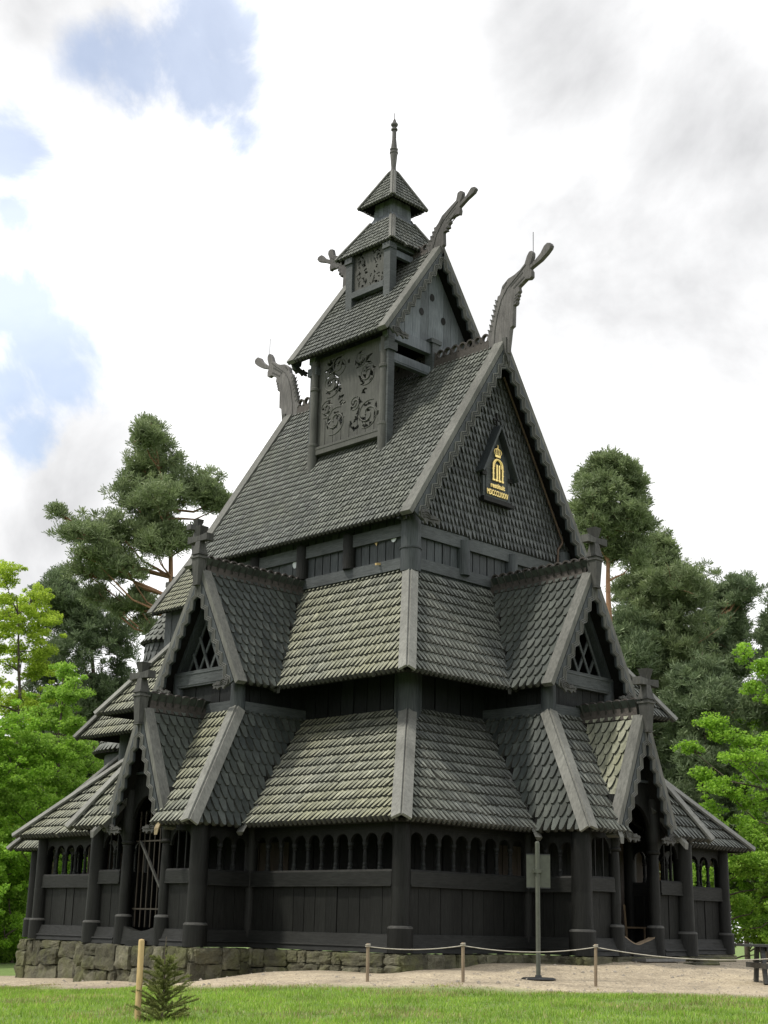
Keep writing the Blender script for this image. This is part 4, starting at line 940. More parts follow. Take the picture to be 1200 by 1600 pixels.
TREES = [
    ('tallpineL', 'pine_tree', 'tall pine with bare orange trunk and a long branch, behind the chancel cross', 'tree', 'pine', 'pine', .26, 'pinebark', 1.15),
    ('pineL2', 'pine_tree', 'dark dense pine between the tall pine and the bright leafy trees', 'tree', 'pine2', 'pine', .24, 'bark', 1.2),
    ('limeL', 'leafy_tree', 'tall yellow green leafy tree at the left edge', 'tree', 'lime', 'leaf', .16, 'bark', 1.1),
    ('limeL2', 'leafy_tree', 'fresh green leafy tree just left of the chancel roofs', 'tree', 'lime2', 'leaf', .14, 'bark', 1.1),
    ('tallpineR', 'pine_tree', 'tallest pine right of the church with orange trunk behind the dormer cross', 'tree', 'pine', 'pine', .27, 'pinebark', 1.2),
    ('pineR2', 'pine_tree', 'broad bushy pine directly right of the tallest pine', 'tree', 'pine', 'pine', .25, 'pinebark', 1.2),
    ('pineR3', 'pine_tree', 'darker pine with layered branches, second from the right edge', 'tree', 'pine2', 'pine', .25, 'pinebark', 1.15),
    ('pineR4', 'pine_tree', 'dark pine cut by the right edge above the bright maple', 'tree', 'pine2', 'pine', .24, 'bark', 1.1),
    ('mapleR', 'maple_tree', 'bright green maple with open layered branches at the right edge', 'tree', 'maple', 'leaf', .13, 'bark', .75),
    ('bushR', 'leafy_bush', 'tall green bush behind the picnic table', 'bush', 'lime2', 'leaf', .09, 'bark', 1.2),
    ('bushL', 'leafy_bush', 'green bush beside the stone foundation at the left edge', 'bush', 'lime2', 'leaf', .08, 'bark', 1.2)]
FILL = {'limeL': (0, 1.3), 'limeL2': (0, 1.1), 'mapleR': (0, 1.08), 'tallpineL': (.36, 1.05), 'pineL2': (.4, 1.05), 'tallpineR': (.5, 1.15), 'pineR2': (.9, 1.25), 'pineR3': (.7, 1.2), 'pineR4': (.5, 1.1)}
# ------------------------------------------------------------------ ground
from mathutils import noise as mn
PTS = [(-6.9, 12, -1.0), (-6.9, 6.5, -.93), (-6.9, 3.8, -.84), (-6.9, -.7, -.72), (-6.1, -5.7, -.37), (-4.9, -6.8, -.28), (-3.0, -7.0, -.17), (.1, -7.6, -.08), (5.7, -6.4, -.13), (7, 8, -.4), (0, 12, -.8)]
def ground(x, y):
    sw = sz = 0
    for a, b, c in PTS:
        w = 1 / ((x - a) ** 2 + (y - b) ** 2 + .05) ** 1.5; sw += w; sz += w * c
    dx, dy = max(abs(x) - 6.9, 0), max(abs(y) - 7.6, 0); d = math.hypot(dx, dy)
    return sz / sw - (.06 * min(d, 3) + .012 * max(min(d, 60) - 3, 0))
EDGE = [(-8.4, 14), (-8.5, 2.0), (-9.6, -5.4), (-8.4, -8.7), (-6.06, -10.75), (-4.3, -13.0), (-1.0, -17), (2, -22)]
GPOLY = EDGE + [(30, -22), (22, -2), (7.5, 2), (6.5, 8), (-5.4, 7.6), (-7, 14)]
def edge_dist(x, y):
    """positive on the grass, negative on the gravel"""
    best = 1e9
    for (a, b), (c, d) in zip(EDGE[:-1], EDGE[1:]):
        L2 = (c - a) ** 2 + (d - b) ** 2; t = max(0, min(1, ((x - a) * (c - a) + (y - b) * (d - b)) / L2))
        best = min(best, math.hypot(x - a - t * (c - a), y - b - t * (d - b)))
    return -best if inpoly(x, y, GPOLY) else best
def axis():
    a = [-400, -250, -150, -100, -70, -50, -40, -32]
    x = -27.0
    while x < 14: a.append(x); x += .22
    return a + [15, 17, 20, 24, 30, 40, 55, 75, 100, 150, 250, 400]
ax = axis(); n = len(ax); vs = []; att = []
for y in ax:
    for x in ax:
        z = ground(x, y) + .025 * mn.noise(V((x * .7, y * .7, 0))) * min(1, max(0, edge_dist(x, y) + 1) if abs(x) < 30 and abs(y) < 30 else 1)
        far = math.hypot(x, y)
        if far > 25 and x + y > 0: z -= min(1.5, (far - 25) * .03)
        vs.append((x, y, z)); att.append(edge_dist(x, y) if (abs(x) < 35 and abs(y) < 35) else 10)
me = bpy.data.meshes.new('ground'); me.from_pydata(vs, [], [[j * n + i, j * n + i + 1, (j + 1) * n + i + 1, (j + 1) * n + i] for j in range(n - 1) for i in range(n - 1)])
me.polygons.foreach_set('use_smooth', [True] * len(me.polygons))
at = me.attributes.new('edge', 'FLOAT', 'POINT'); at.data.foreach_set('value', att)
m_, nt, b = newmat('gravel_and_turf'); M['ground'] = m_
an = nt.nodes.new('ShaderNodeAttribute'); an.attribute_name = 'edge'
mp = nt.nodes.new('ShaderNodeMath'); mp.operation = 'MULTIPLY_ADD'; nt.links.new(noise(nt, 1.6, 6, .7), mp.inputs[0]); mp.inputs[1].default_value = 1.3; mp.inputs[2].default_value = -.65
ad = nt.nodes.new('ShaderNodeMath'); nt.links.new(an.outputs['Fac'], ad.inputs[0]); nt.links.new(mp.outputs[0], ad.inputs[1])
mask = nt.nodes.new('ShaderNodeMapRange'); mask.inputs['From Min'].default_value = -.25; mask.inputs['From Max'].default_value = .55; nt.links.new(ad.outputs[0], mask.inputs['Value'])
vor = nt.nodes.new('ShaderNodeTexVoronoi'); vor.inputs['Scale'].default_value = 38
tc = nt.nodes.new('ShaderNodeTexCoord'); nt.links.new(tc.outputs['Object'], vor.inputs['Vector'])
peb = ramp(nt, vor.outputs['Color'], [(0, (.165, .138, .098)), (.5, (.30, .256, .188)), (1, (.43, .382, .30))])
grav = mixc(nt, peb, ramp(nt, noise(nt, .8, 6, .7), [(.3, (.58, .56, .52)), (.5, (.95, .93, .9)), (.7, (1.22, 1.19, 1.12))]), 1., 'MULTIPLY')
grav = mixc(nt, grav, ramp(nt, noise(nt, 7, 4, .7), [(.35, (.82, .82, .82)), (.65, (1.1, 1.1, 1.1))]), 1., 'MULTIPLY')
turf = ramp(nt, noise(nt, 2.5, 6, .7), [(.3, (.065, .11, .018)), (.55, (.10, .16, .028)), (.75, (.20, .18, .075))])
col = mixc(nt, grav, turf, mask.outputs[0]); nt.links.new(col, b.inputs['Base Color']); b.inputs['Roughness'].default_value = .95
bump(nt, b, vor.outputs['Distance'], .5, .02)
me.materials.append(m_); g = bpy.data.objects.new('ground', me); C.objects.link(g); g['kind'] = 'structure'; g['label'] = 'pale gravel forecourt giving way to green lawn'
# grass blades
def leafmat(name, c0, c1, c2, trans=.35, rough=.55):
    m, nt, b = newmat(name)
    c = ramp(nt, island(nt), [(0, c0), (.5, c1), (1, c2)])
    c = mixc(nt, c, ramp(nt, noise(nt, 1.1, 4, .65), [(.3, (.68, .71, .69)), (.5, (1, 1, 1)), (.7, (1.32, 1.3, 1.2))]), 1., 'MULTIPLY')  # noise that puts light variation within the clumps into the leaf colour
    nt.links.new(c, b.inputs['Base Color']); b.inputs['Roughness'].default_value = rough; b.inputs['Specular IOR Level'].default_value = .3
    if trans:
        t = nt.nodes.new('ShaderNodeBsdfTranslucent'); nt.links.new(c, t.inputs['Color'])
        x = nt.nodes.new('ShaderNodeMixShader'); x.inputs[0].default_value = trans
        nt.links.new(b.outputs[0], x.inputs[1]); nt.links.new(t.outputs[0], x.inputs[2]); nt.links.new(x.outputs[0], nt.nodes['Material Output'].inputs['Surface'])
    return m
M['grass'] = leafmat('lawn_grass', (.14, .25, .022), (.20, .34, .038), (.31, .43, .08), .4)
M['drygrass'] = leafmat('dry_grass', (.19, .19, .055), (.27, .25, .10), (.36, .32, .16), .25)
M['pebble'] = plain('mixed_grey_pebble', (.20, .18, .15), .9, 0, 3)
random.seed(3)
gb, db = MB(), MB()
def blade(mb, x, y, h, w):
    z = ground(x, y) + .025 * mn.noise(V((x * .7, y * .7, 0))) - .01
    a = ru(0, 2 * PI); l = ru(.1, .75) * h; b_ = a + ru(.6, 2.4)
    dx, dy = math.cos(b_) * w, math.sin(b_) * w
    o = len(mb.v); lx, ly = math.cos(a) * l, math.sin(a) * l
    mb.v += [(x - dx, y - dy, z), (x + dx, y + dy, z), (x + lx, y + ly, z + h)]
    mb.f.append([o, o + 1, o + 2]); mb.sm.append(False)
cnt = 0
for i in range(330000):
    x, y = ru(-17.5, -3.0), ru(-18.5, 7)
    if x + y > -5.2 or x + y < -27.5: continue
    e = edge_dist(x, y) + .75 * mn.noise(V((x * .9, y * .9, 3))) + .3 * mn.noise(V((x * 3.1, y * 3.1, 8)))
    if e < -.12: continue
    patch = mn.noise(V((x * .55, y * .55, 9)))
    dry = rnd() < max(.08, .95 - e * .62) + (.35 if patch > .22 else 0)
    if e < .5 and rnd() > .35 + e: continue
    cl = .75 + .5 * mn.noise(V((x * 1.7, y * 1.7, 5)))
    blade(db if dry else gb, x, y, ru(.035, .10) * cl * (.6 if e < .6 else 1), ru(.005, .010))
gb.build('grass', 'grass', None, kind='stuff', label='short green lawn grass in front of the church', category='grass')
db.build('dry_grass', 'drygrass', None, kind='stuff', label='straw coloured dry grass along the gravel edge', category='grass')

random.seed(12); pb = MB()
for i in range(3200):
    x, y = ru(-11, 3), ru(-15, 3)
    if edge_dist(x, y) > .3 or (x > -6.9 and y > -7.6): continue
    r_ = ru(.008, .022) if rnd() < .9 else ru(.025, .05); z = ground(x, y) + .025 * mn.noise(V((x * .7, y * .7, 0))) * min(1, max(0, edge_dist(x, y) + 1)); a_ = ru(0, 6.28); k = len(pb.v)
    for (px, py, pz) in ((1, 0, 0), (.2, .8, .1), (-.9, .4, 0), (-.5, -.8, 0), (.5, -.7, .1), (.1, .1, .75)): pb.v.append((x + r_ * (px * math.cos(a_) - py * math.sin(a_)), y + r_ * (px * math.sin(a_) + py * math.cos(a_)), z + r_ * pz * ru(.7, 1.2) + .004))
    pb.f += [[k + j, k + (j + 1) % 5, k + 5] for j in range(5)]; pb.sm += [False] * 5
pb.build('pebbles', 'pebble', None, kind='stuff', label='loose pebbles and grit on the gravel forecourt', category='gravel')
# ------------------------------------------------------------------ stone foundation
def stone(mb, c, sx, sy, sz, ax_, seed, rough=.12, n=6, roundness=.30):
    """irregular block: a cube grid pulled towards a rounded shape and roughened"""
    c = V(c); ax_ = V(ax_).normalized(); ay = V((-ax_.y, ax_.x, 0)); faces = []
    idx = {}
    def vert(i, j, k):
        key = (i, j, k)
        if key in idx: return idx[key]
        p = V((2 * i / n - 1, 2 * j / n - 1, 2 * k / n - 1))
        q = V(tuple(p[a] * math.sqrt(max(.05, 1 - roundness * .5 * (p[(a + 1) % 3] ** 6 + p[(a + 2) % 3] ** 6) / 1.6)) for a in range(3)))
        w = mn.noise(V((seed * 3.7 + p.x * .9, p.y * .9, p.z * .9 + seed))) * rough * 2 + mn.noise(V((seed * 1.3 + p.x * 2.3, p.y * 2.3, p.z * 2.3))) * rough
        q = q * (1 + w)
        s_ = mn.noise(V((seed * 9.1, 2, 3))) * .35
        q.x += q.z * s_ * .5
        idx[key] = len(mb.v); mb.v.append(tuple(c + ax_ * (q.x * sx / 2) + ay * (q.y * sy / 2) + V((0, 0, q.z * sz / 2)))); return idx[key]
    for a in range(3):
        for s_ in (0, n):
            for i in range(n):
                for j in range(n):
                    q = []
                    for (u, v) in ((i, j), (i + 1, j), (i + 1, j + 1), (i, j + 1)):
                        k = [0, 0, 0]; k[a] = s_; k[(a + 1) % 3] = u; k[(a + 2) % 3] = v; q.append(vert(*k))
                    mb.f.append(q); mb.sm.append(False)
random.seed(21)
FM = MB(); BK = MB()
path = [(-5.62, 6.72), (-5.62, 1.98), (-7.06, 1.98), (-7.06, -1.98), (-5.64, -1.98), (-5.64, -6.32), (-1.98, -6.32), (-1.98, -7.76), (1.98, -7.76), (1.98, -6.32), (5.75, -6.32), (5.75, -2)]
sd = 0
for (a, b), (c, d) in zip(path[:-1], path[1:]):
    p, q = V((a, b, 0)), V((c, d, 0)); L = (q - p).length; u = (q - p).normalized(); nn = V((-u.y, u.x, 0)) * -1
    if nn.dot(p.lerp(q, .5)) < 0: nn = -nn
    mid = p.lerp(q, .5); gz = min(ground(p.x, p.y), ground(q.x, q.y), ground(mid.x, mid.y))
    bp = [p - nn * .10 + V((0, 0, gz - .3)), q - nn * .10 + V((0, 0, gz - .3)), q - nn * .10 + V((0, 0, -.03)), p - nn * .10 + V((0, 0, -.03))]
    BK.prism(bp, -nn * .3)
    t = -.05
    while t < L:
        w = ru(.30, .85) if gz < -.3 else ru(.35, 1.1); x = min(t + w, L + .06); w = x - t
        pc = p + u * (t + w / 2); g0 = ground(pc.x + nn.x * .2, pc.y + nn.y * .2); H = -g0
        if w > .12:
            z = g0 - .10
            nc = 1 if H < .34 else (2 if H < .75 and rnd() < .8 else (2 if rnd() < .45 else 3))
            hs = [ru(.6, 1.4) for _ in range(nc)]; k = (H + .10 - .012) / sum(hs)
            for h in hs:
                h *= k; sd += 1
                parts_ = 1 if (w < .5 or rnd() < .6) else 2
                sp = ru(.35, .65) if parts_ == 2 else 1
                xs = [(0, sp), (sp, 1)] if parts_ == 2 else [(0, 1)]
                for (f0, f1) in xs:
                    sd += 1
                    cc = p + u * (t + w * (f0 + f1) / 2) + V((0, 0, z + h / 2)) - nn * (.16 - ru(-.03, .05)); wd = w * (f1 - f0)
                    stone(FM, cc, wd * .985, .52, h * .985, u, sd, .085)
                z += h
        t = x
FD = part(FM, 'stone_foundation', 'stone'); part(BK, 'joint_backing', 'tar', FD)  # dark backing added behind the stones so the joints look dark

# ------------------------------------------------------------------ loose things round the church
def gz_at(x, y): return V((x, y, ground(x, y)))
def thing(name, label, cat, loc, rz=0, group=None):
    o = empty(name, None, label=label, category=cat); o.location = loc; o.rotation_euler = (0, 0, rz)
    if group: o['group'] = group
    return o
stks = [(-8.01, -7.90, .60, 'thin wooden rope stake at the end of the rope, before the corner post'), (-6.87, -8.99, .63, 'thin wooden rope stake between the other two, left of the sign'), (-4.98, -10.28, .68, 'thin wooden rope stake just right of the sign, before the portal')]
tops = []
for k, (x, y, h, lab) in enumerate(stks):
    lean = (ru(-.03, .03), ru(-.03, .03))
    m = MB().lathe([(.027, -.15), (.029, h * .5), (.027, h - .01), (.022, h)], (0, 0, 0), 10, lean)
    m.v = [tuple(v) for v in m.v]
    o = m.build('rope_stake', 'stake2', None, label=lab, category='stake', group='stakes carrying the rope'); o.location = gz_at(x, y)
    m = MB().tube([(lean[0] * h + .04 * math.cos(a), lean[1] * h + .04 * math.sin(a), h - .06 + .004 * a) for a in [i * .5 for i in range(26)]], .007, 5); part(m, 'rope_knot', 'rope', o)
    tops.append(gz_at(x, y) + V((lean[0] * h, lean[1] * h, h - .05)))
tops.append(gz_at(-2.2, -13.2) + V((0, 0, .66)))
pts = []
for a, b, sg in ((tops[0], tops[1], .055), (tops[1], tops[2], .09), (tops[2], tops[3], .17)):
    for i in range(17):
        t = i / 16; p = a.lerp(b, t); p.z -= sg * 4 * t * (1 - t); pts.append(p)
MB().tube(pts, .0075, 6).build('rope', 'rope', None, label='thin pale rope slung between the wooden stakes', category='rope')
T = thing('information_sign', 'grey metal sign seen from behind on a round post with disc foot', 'sign', gz_at(-5.03, -9.09), math.radians(-45))
part(MB().lathe([(.30, 0.0), (.30, .012), (.27, .03), (.06, .04), (.055, .07)], (0, 0, 0), 28), 'disc_foot', 'iron', T)
part(MB().lathe([(.040, .03), (.040, 2.30), (.034, 2.325), (.02, 2.335)], (0, 0, 0), 16), 'sign_post', 'signm', T)
m = MB().prism([(-.19, .05, 1.53), (.23, .05, 1.53), (.23, .05, 2.12), (-.19, .05, 2.12)], (0, .012, 0)); sb = part(m, 'sign_board', 'signm', T)
m = MB().prism([(-.19, .044, 1.53), (.23, .044, 1.53), (.23, .044, 1.545), (-.19, .044, 1.545)], (0, .006, 0)); m.prism([(-.19, .044, 2.105), (.23, .044, 2.105), (.23, .044, 2.12), (-.19, .044, 2.12)], (0, .006, 0)); part(m, 'board_edge', 'iron', sb)
m = MB().box((-.075, -.05, 1.79), (.075, .046, 1.86))
for sx in (-1, 1):
    for z in (1.805, 1.845): m.lathe([(.012, 0), (.012, .012)], (sx * .062, -.055, z), 8)
part(m, 'clamp', 'signm', T)
T = thing('tree_stake', 'thick yellow wooden stake standing beside the young spruce', 'stake', gz_at(-14.74, -10.90))
part(MB().lathe([(.036, -.2), (.038, .5), (.036, .90), (.03, .92), (.0, .925)], (0, 0, 0), 14, (-.012, .004)), 'pole', 'stake', T)
# picnic table
T = thing('picnic_table', 'black wooden picnic table at the right edge of the gravel', 'table', gz_at(-1.05, -11.72), math.radians(-45))
m = MB()
for k in range(5): m.box((-.95, -.38 + .153 * k, .64), (.95, -.38 + .153 * k + .143, .68))
part(m, 'table_top', 'picnic', T)
for s_ in (-1, 1):
    m = MB()
    for k in range(2): m.box((-.95 + .42, s_ * .62 - .12 + .125 * k, .36), (.95, s_ * .62 - .12 + .125 * k + .115, .395))
    part(m, 'bench_seat', 'picnic', T)
    x = s_ * .58
    for t in (-1, 1): part(MB().beam((x, t * .36, 0), (x, t * .18, .64), .10, .07, (1, 0, 0)), 'leg', 'picnic', T)
    part(MB().box((x - .08, -.74, .27), (x - .02, .74, .36)), 'cross_bar', 'picnic', T)
    part(MB().box((x + .051, -.36, .56), (x + .10, .36, .64)), 'cross_bar', 'picnic', T)
# grating and flat stones before the gable portal
T = thing('boot_scraper', 'grey metal foot grating lying before the gable portal', 'grating', V((.02, -8.02, ground(.02, -8.02) + .012)), math.radians(1))
m = MB()
for k in range(17): m.box((-.62 + .045 * k, -.20, 0), (-.595 + .045 * k, .20, .05))
m.box((-.64, -.22, 0), (.14, -.201, .055)); m.box((-.64, .201, 0), (.14, .22, .055)); part(m, 'scraper_bars', 'mat', T)
m = MB(); m.box((.15, -.22, 0), (.78, -.18, .055)); m.box((.15, .18, 0), (.78, .22, .055)); m.box((.15, -.179, 0), (.19, .179, .055)); m.box((.45, -.179, 0), (.49, .179, .055)); m.box((.74, -.179, 0), (.78, .179, .055)); fr = part(m, 'frame', 'mat', T); part(MB().box((.2, -.17, .001), (.73, .17, .012)), 'frame_base', 'tar', fr)
random.seed(5)
for k, (x, y, w, d, h, lab) in enumerate([(1.75, -7.95, .75, .5, .10, 'flat grey stone slab right of the boot scraper'), (.95, -8.5, .9, .35, .05, 'low grey kerb stone in front of the boot scraper'), (3.6, -7.0, 1.3, .6, .12, 'wide grey stone slab below the rear gable wall')]):
    m = MB(); stone(m, (0, 0, 0), w, d, h * 2, (1, 0, 0), 40 + k, .05); o = m.build('stone_slab', 'stone', None, label=lab, category='stone', group='flat stones before the gable side'); o.location = gz_at(x, y) + V((0, 0, -.01))
# chair inside the gable portal
T = thing('wooden_chair', 'pale wooden chair standing inside the gable portal', 'chair', V((1.66, -6.42, .12)), math.radians(212))
part(MB().box((-.22, -.2, .42), (.22, .22, .455)), 'seat', 'yellow', T)
for sx in (-1, 1):
    part(MB().box((sx * .19 - .02, .17, 0), (sx * .19 + .02, .21, .42)), 'leg', 'yellow', T)
    part(MB().beam((sx * .19, -.18, 0), (sx * .19, -.24, .92), .04, .04, (0, 1, 0)), 'leg', 'yellow', T)
part(MB().box((-.17, .175, .16), (.17, .2, .2)), 'stretcher', 'yellow', T)
part(MB().box((-.17, -.255, .78), (.17, -.235, .90)).box((-.17, -.245, .58), (.17, -.225, .64)), 'backrest', 'yellow', T)

# young spruce beside the stake
M['spruce'] = leafmat('spruce_needle', (.11, .13, .034), (.16, .185, .05), (.24, .26, .09), .3)
M['bark'] = wood_mat('grey_brown_bark', (.05, .040, .032), (.13, .105, .085), (5, 5, 1.2), .9, .2)
M['pinebark'] = wood_mat('orange_pine_bark', (.17, .095, .055), (.33, .20, .125), (4, 4, 1.4), .9, .2)
random.seed(8)
T = thing('spruce_sapling', 'small dark young spruce growing beside the thick stake', 'sapling', gz_at(-14.50, -11.05) + V((0, 0, -.03)))
H = .98
part(MB().tube([(0, 0, -.1), (.01, 0, .4), (0, .01, .8), (.0, 0, H)], [.02, .015, .008, .004], 6), 'trunk', 'bark', T)
m = MB()
def needles(mb, p, q, n, ln, w):
    p, q = V(p), V(q); d = (q - p)
    for i in range(n):
        o = p + d * rnd(); r = V((ru(-1, 1), ru(-1, 1), ru(-.4, 1))).normalized(); e = (r + d.normalized() * .8).normalized(); s_ = e.cross(V((ru(-1, 1), ru(-1, 1), ru(-1, 1)))).normalized() * w
        k = len(mb.v); mb.v += [tuple(o - s_), tuple(o + s_), tuple(o + e * ln)]; mb.f.append([k, k + 1, k + 2]); mb.sm.append(False)
z = -.05
while z < .66:
    nbr = 9; r = .31 * (1 - z / .80) ** .7 + .03
    for k in range(nbr):
        a = 2 * PI * k / nbr + rnd(); rr = r * ru(.35, 1.4); tip_ = V((math.cos(a) * rr, math.sin(a) * rr, z + ru(.08, .26) * rr + .10))
        m.tube([(0, 0, z), tuple(tip_)], [.005, .002], 4); needles(m, (0, 0, z), tip_, int(330 * rr / .25) + 30, .026, .0032)
        for j in range(5):
            t = ru(.3, .85); b0 = V((0, 0, z)).lerp(tip_, t); aa = a + random.choice((-1, 1)) * ru(.5, .9); b1 = b0 + V((math.cos(aa), math.sin(aa), .25)) * rr * .38; needles(m, b0, b1, 70, .024, .0032)
    z += .085
needles(m, (0, 0, .62), (0, 0, .90), 110, .018, .0025); part(m, 'crown', 'spruce', T)

# ------------------------------------------------------------------ trees
M['pine'] = leafmat('pine_needles', (.115, .158, .070), (.172, .225, .102), (.24, .295, .155), .35)
M['pine2'] = leafmat('dark_pine_needles', (.080, .118, .058), (.125, .172, .085), (.18, .235, .125), .32)
M['lime'] = leafmat('yellow_green_leaves', (.27, .38, .035), (.37, .50, .05), (.49, .62, .09), .5)
M['lime2'] = leafmat('fresh_green_leaves', (.15, .28, .030), (.22, .39, .045), (.32, .50, .08), .5)
M['maple'] = leafmat('bright_maple_leaves', (.14, .28, .024), (.21, .39, .034), (.30, .50, .06), .5)
VF = V((.7030, .7112, 0)); VR = V((.7112, -.7030, 0))
def tufts(mb, c, rx, ry, rz, n, ln, w, up=.5, axis_r=VR, axis_f=VF):
    for i in range(n):
        while True:
            p = V((ru(-1, 1), ru(-1, 1), ru(-1, 1)))
            if .12 < p.length < 1: break
        p = p * (1 if p.length > .55 or rnd() < .4 else .62 / max(.2, p.length))
        o = c + axis_r * (p.x * rx) + axis_f * (p.y * ry) + V((0, 0, p.z * rz))
        e = (axis_r * p.x + axis_f * p.y + V((0, 0, p.z * .6 + up)) + V((ru(-1, 1), ru(-1, 1), ru(-1, 1))) * .8).normalized()
        s_ = e.cross(V((ru(-1, 1), ru(-1, 1), ru(-1, 1)))).normalized() * w; l = ln * ru(.6, 1.3)
        k = len(mb.v); mb.v += [tuple(o - s_ * .5), tuple(o + s_ * .5), tuple(o + e * l + s_), tuple(o + e * l - s_)]; mb.f.append([k, k + 1, k + 2, k + 3]); mb.sm.append(False)
def leaves(mb, c, rx, ry, rz, n, sz):
    for i in range(n):
        while True:
            p = V((ru(-1, 1), ru(-1, 1), ru(-1, 1)))
            if p.length < 1: break
        o = c + VR * (p.x * rx) + VF * (p.y * ry) + V((0, 0, p.z * rz))
        nrm = V((ru(-1, 1), ru(-1, 1), ru(.1, 1.4))).normalized(); a = nrm.orthogonal().normalized(); t = ru(0, 6.28); b_ = nrm.cross(a); a, b_ = a * math.cos(t) + b_ * math.sin(t), b_ * math.cos(t) - a * math.sin(t)
        s_ = sz * ru(.6, 1.35); k = len(mb.v)
        mb.v += [tuple(o - a * s_), tuple(o + b_ * s_ * .62 - a * s_ * .1 - nrm * s_ * .15), tuple(o + a * s_), tuple(o - b_ * s_ * .62 - a * s_ * .1 - nrm * s_ * .15)]; mb.f.append([k, k + 1, k + 2, k + 3]); mb.sm.append(False)
def tree(name, label, cat, base, tr, lobes, crown, kind, seed, r0, bark='bark', dens=1.0, group=None, depth=1.0, fill=.6, grow=1.0):
    random.seed(seed)
    bx, by = base; g0 = ground(bx, by) - (min(1.5, (math.hypot(bx, by) - 25) * .03) if math.hypot(bx, by) > 25 else 0)
    T = thing(name, label, cat, V((bx, by, g0 - .1)), 0, group); dz = ground(bx, by) - (g0 - .1)
    P = [V((0, 0, 0))] + [VR * x + V((0, 0, z + dz)) for x, z in tr]; top = P[-1].z
    Q = []
    for i in range(len(P) - 1):
        for k in range(5): t = k / 5; Q.append(P[i].lerp(P[i + 1], t) + VR * (.04 * math.sin(i * 2 + k)) * (1 if i + k else 0))
    Q.append(P[-1])
    tk = MB().tube(Q, [max(.025, r0 * (1 - (p.z / top) ** 1.3 * .9)) for p in Q], 9)
    cr = MB()
    if kind == 'pine' and fill > 0:
        L0 = list(lobes)
        for (x, z, rx, rz) in L0:
            near = sorted(L0, key=lambda l: (l[0] - x) ** 2 + (l[1] - z) ** 2)[1:4]
            for l in near:
                if rnd() < fill: t_ = ru(.35, .65); lobes = lobes + [[x + (l[0] - x) * t_, z + (l[1] - z) * t_, (rx + l[2]) * .36, (rz + l[3]) * .4]]
    for (x, z, rx, rz) in lobes:
        if kind == "pine":
            rz *= 1.22 * grow; rx *= grow
        else: rx *= grow; rz *= grow
        d = ru(-1, 1) * depth * max(.6, min(2.2, abs(x - 0) * .35 + rx))
        c = VR * x + VF * d + V((0, 0, z + dz))
        # limb from the trunk to the lobe
        za = c.z - max(.3, .35 * abs((c - V((0, 0, c.z))).length)); s_ = None
        for p in Q:
            if p.z <= za or s_ is None: s_ = p
        mid = s_.lerp(c, .5) + V((0, 0, -.12 * (c - s_).length)) + VR * ru(-.1, .1)
        rr = max(.03, r0 * .24 * min(1.3, (c - s_).length / 3 + .3))
        tk.tube([s_, s_.lerp(mid, .5) + V((0, 0, .03)), mid, c], [rr, rr * .8, rr * .55, .015], 5)
        nsub = max(5, int((24 if fill > .3 else 19) * (rx * rz) ** .5 / .5)) if kind == 'pine' else max(5, int(15 * (rx * rz) ** .5 / .4))
        for j in range(nsub):
            while True:
                q = V((ru(-1, 1), ru(-1, 1), ru(-1, 1)))
                if q.length < 1: break
            ry = max(rx * .9, .5)
            out_ = rnd() < (.34 if kind == 'pine' else .22); q = q * (ru(1.2, 1.75) if out_ else 1.0)
            cc = c + VR * (q.x * rx * .95) + VF * (q.y * ry) + V((0, 0, q.z * rz * .95)); sz = (ru(.22, .45) if out_ else random.choice((.35, .5, .65, .85))) if kind == 'pine' else (ru(.3, .5) if out_ else ru(.4, .95))
            if j < 6: tk.tube([c.lerp(s_, .15), c.lerp(cc, .6) - V((0, 0, .05)), cc], [.02, .014, .006], 4)
            if kind == 'pine': tufts(cr, cc, .42 * sz, .42 * sz, .27 * sz, int((22 + 56 * sz) * dens), .25, .021, .6)
            else: leaves(cr, cc, .42 * sz, .42 * sz, .25 * sz, int(150 * dens * sz), .052)
    part(tk, 'trunk', bark, T); part(cr, 'crown', crown, T); return T
TD = TREEDATA
for key, nm, lab, cat, crown, kind, r0, bark, dens in TREES:
    d = TD[key]; tree(nm, lab, cat, d['base'], d['tr'], d['l'] + EXTRA.get(key, []), crown, kind, sum(map(ord, key)), r0, bark, dens, fill=FILL.get(key, (.6, 1))[0], grow=FILL.get(key, (.6, 1))[1])
# wood behind: rows of trees copied from a few
def protos():
    out = []
    random.seed(99)
    for k, (kind, crown, hh, ww) in enumerate((('pine', 'pine2', 17, 2.6), ('pine', 'pine2', 14, 2.8), ('leaf', 'lime2', 10, 2.6), ('leaf', 'maple', 8, 2.4))):
        lob = []
        for i in range(26 if kind == 'pine' else 30):
            t = rnd(); z = hh * (.14 + .84 * t) if kind == 'pine' else hh * (.10 + .88 * t); w = ww * (1 - t) ** .6 if kind == 'pine' else ww * math.sin(PI * min(.98, .15 + t * .85)) ** .6
            lob.append([ru(-w, w), z, ru(.7, 1.2), ru(.5, .8)])
        out.append((kind, crown, lob, hh))
    return out
GAPS = [((0.4328, 0.721, 0.5412), 0.035), ((0.4595, 0.708, 0.5362), 0.05), ((0.4828, 0.6843, 0.5464), 0.05), ((0.4969, 0.6627, 0.5603), 0.04), ((0.5173, 0.6688, 0.534), 0.04), ((0.5279, 0.6768, 0.5131), 0.025), ((0.4859, 0.663, 0.5695), 0.035), ((0.4108, 0.7761, 0.4785), 0.04), ((0.4261, 0.7847, 0.4502), 0.03), ((0.4396, 0.8059, 0.3966), 0.055), ((0.4635, 0.8045, 0.3713), 0.05), ((0.482, 0.8028, 0.3508), 0.035), ((0.4571, 0.8213, 0.3415), 0.05), ((0.4705, 0.8231, 0.318), 0.03)]
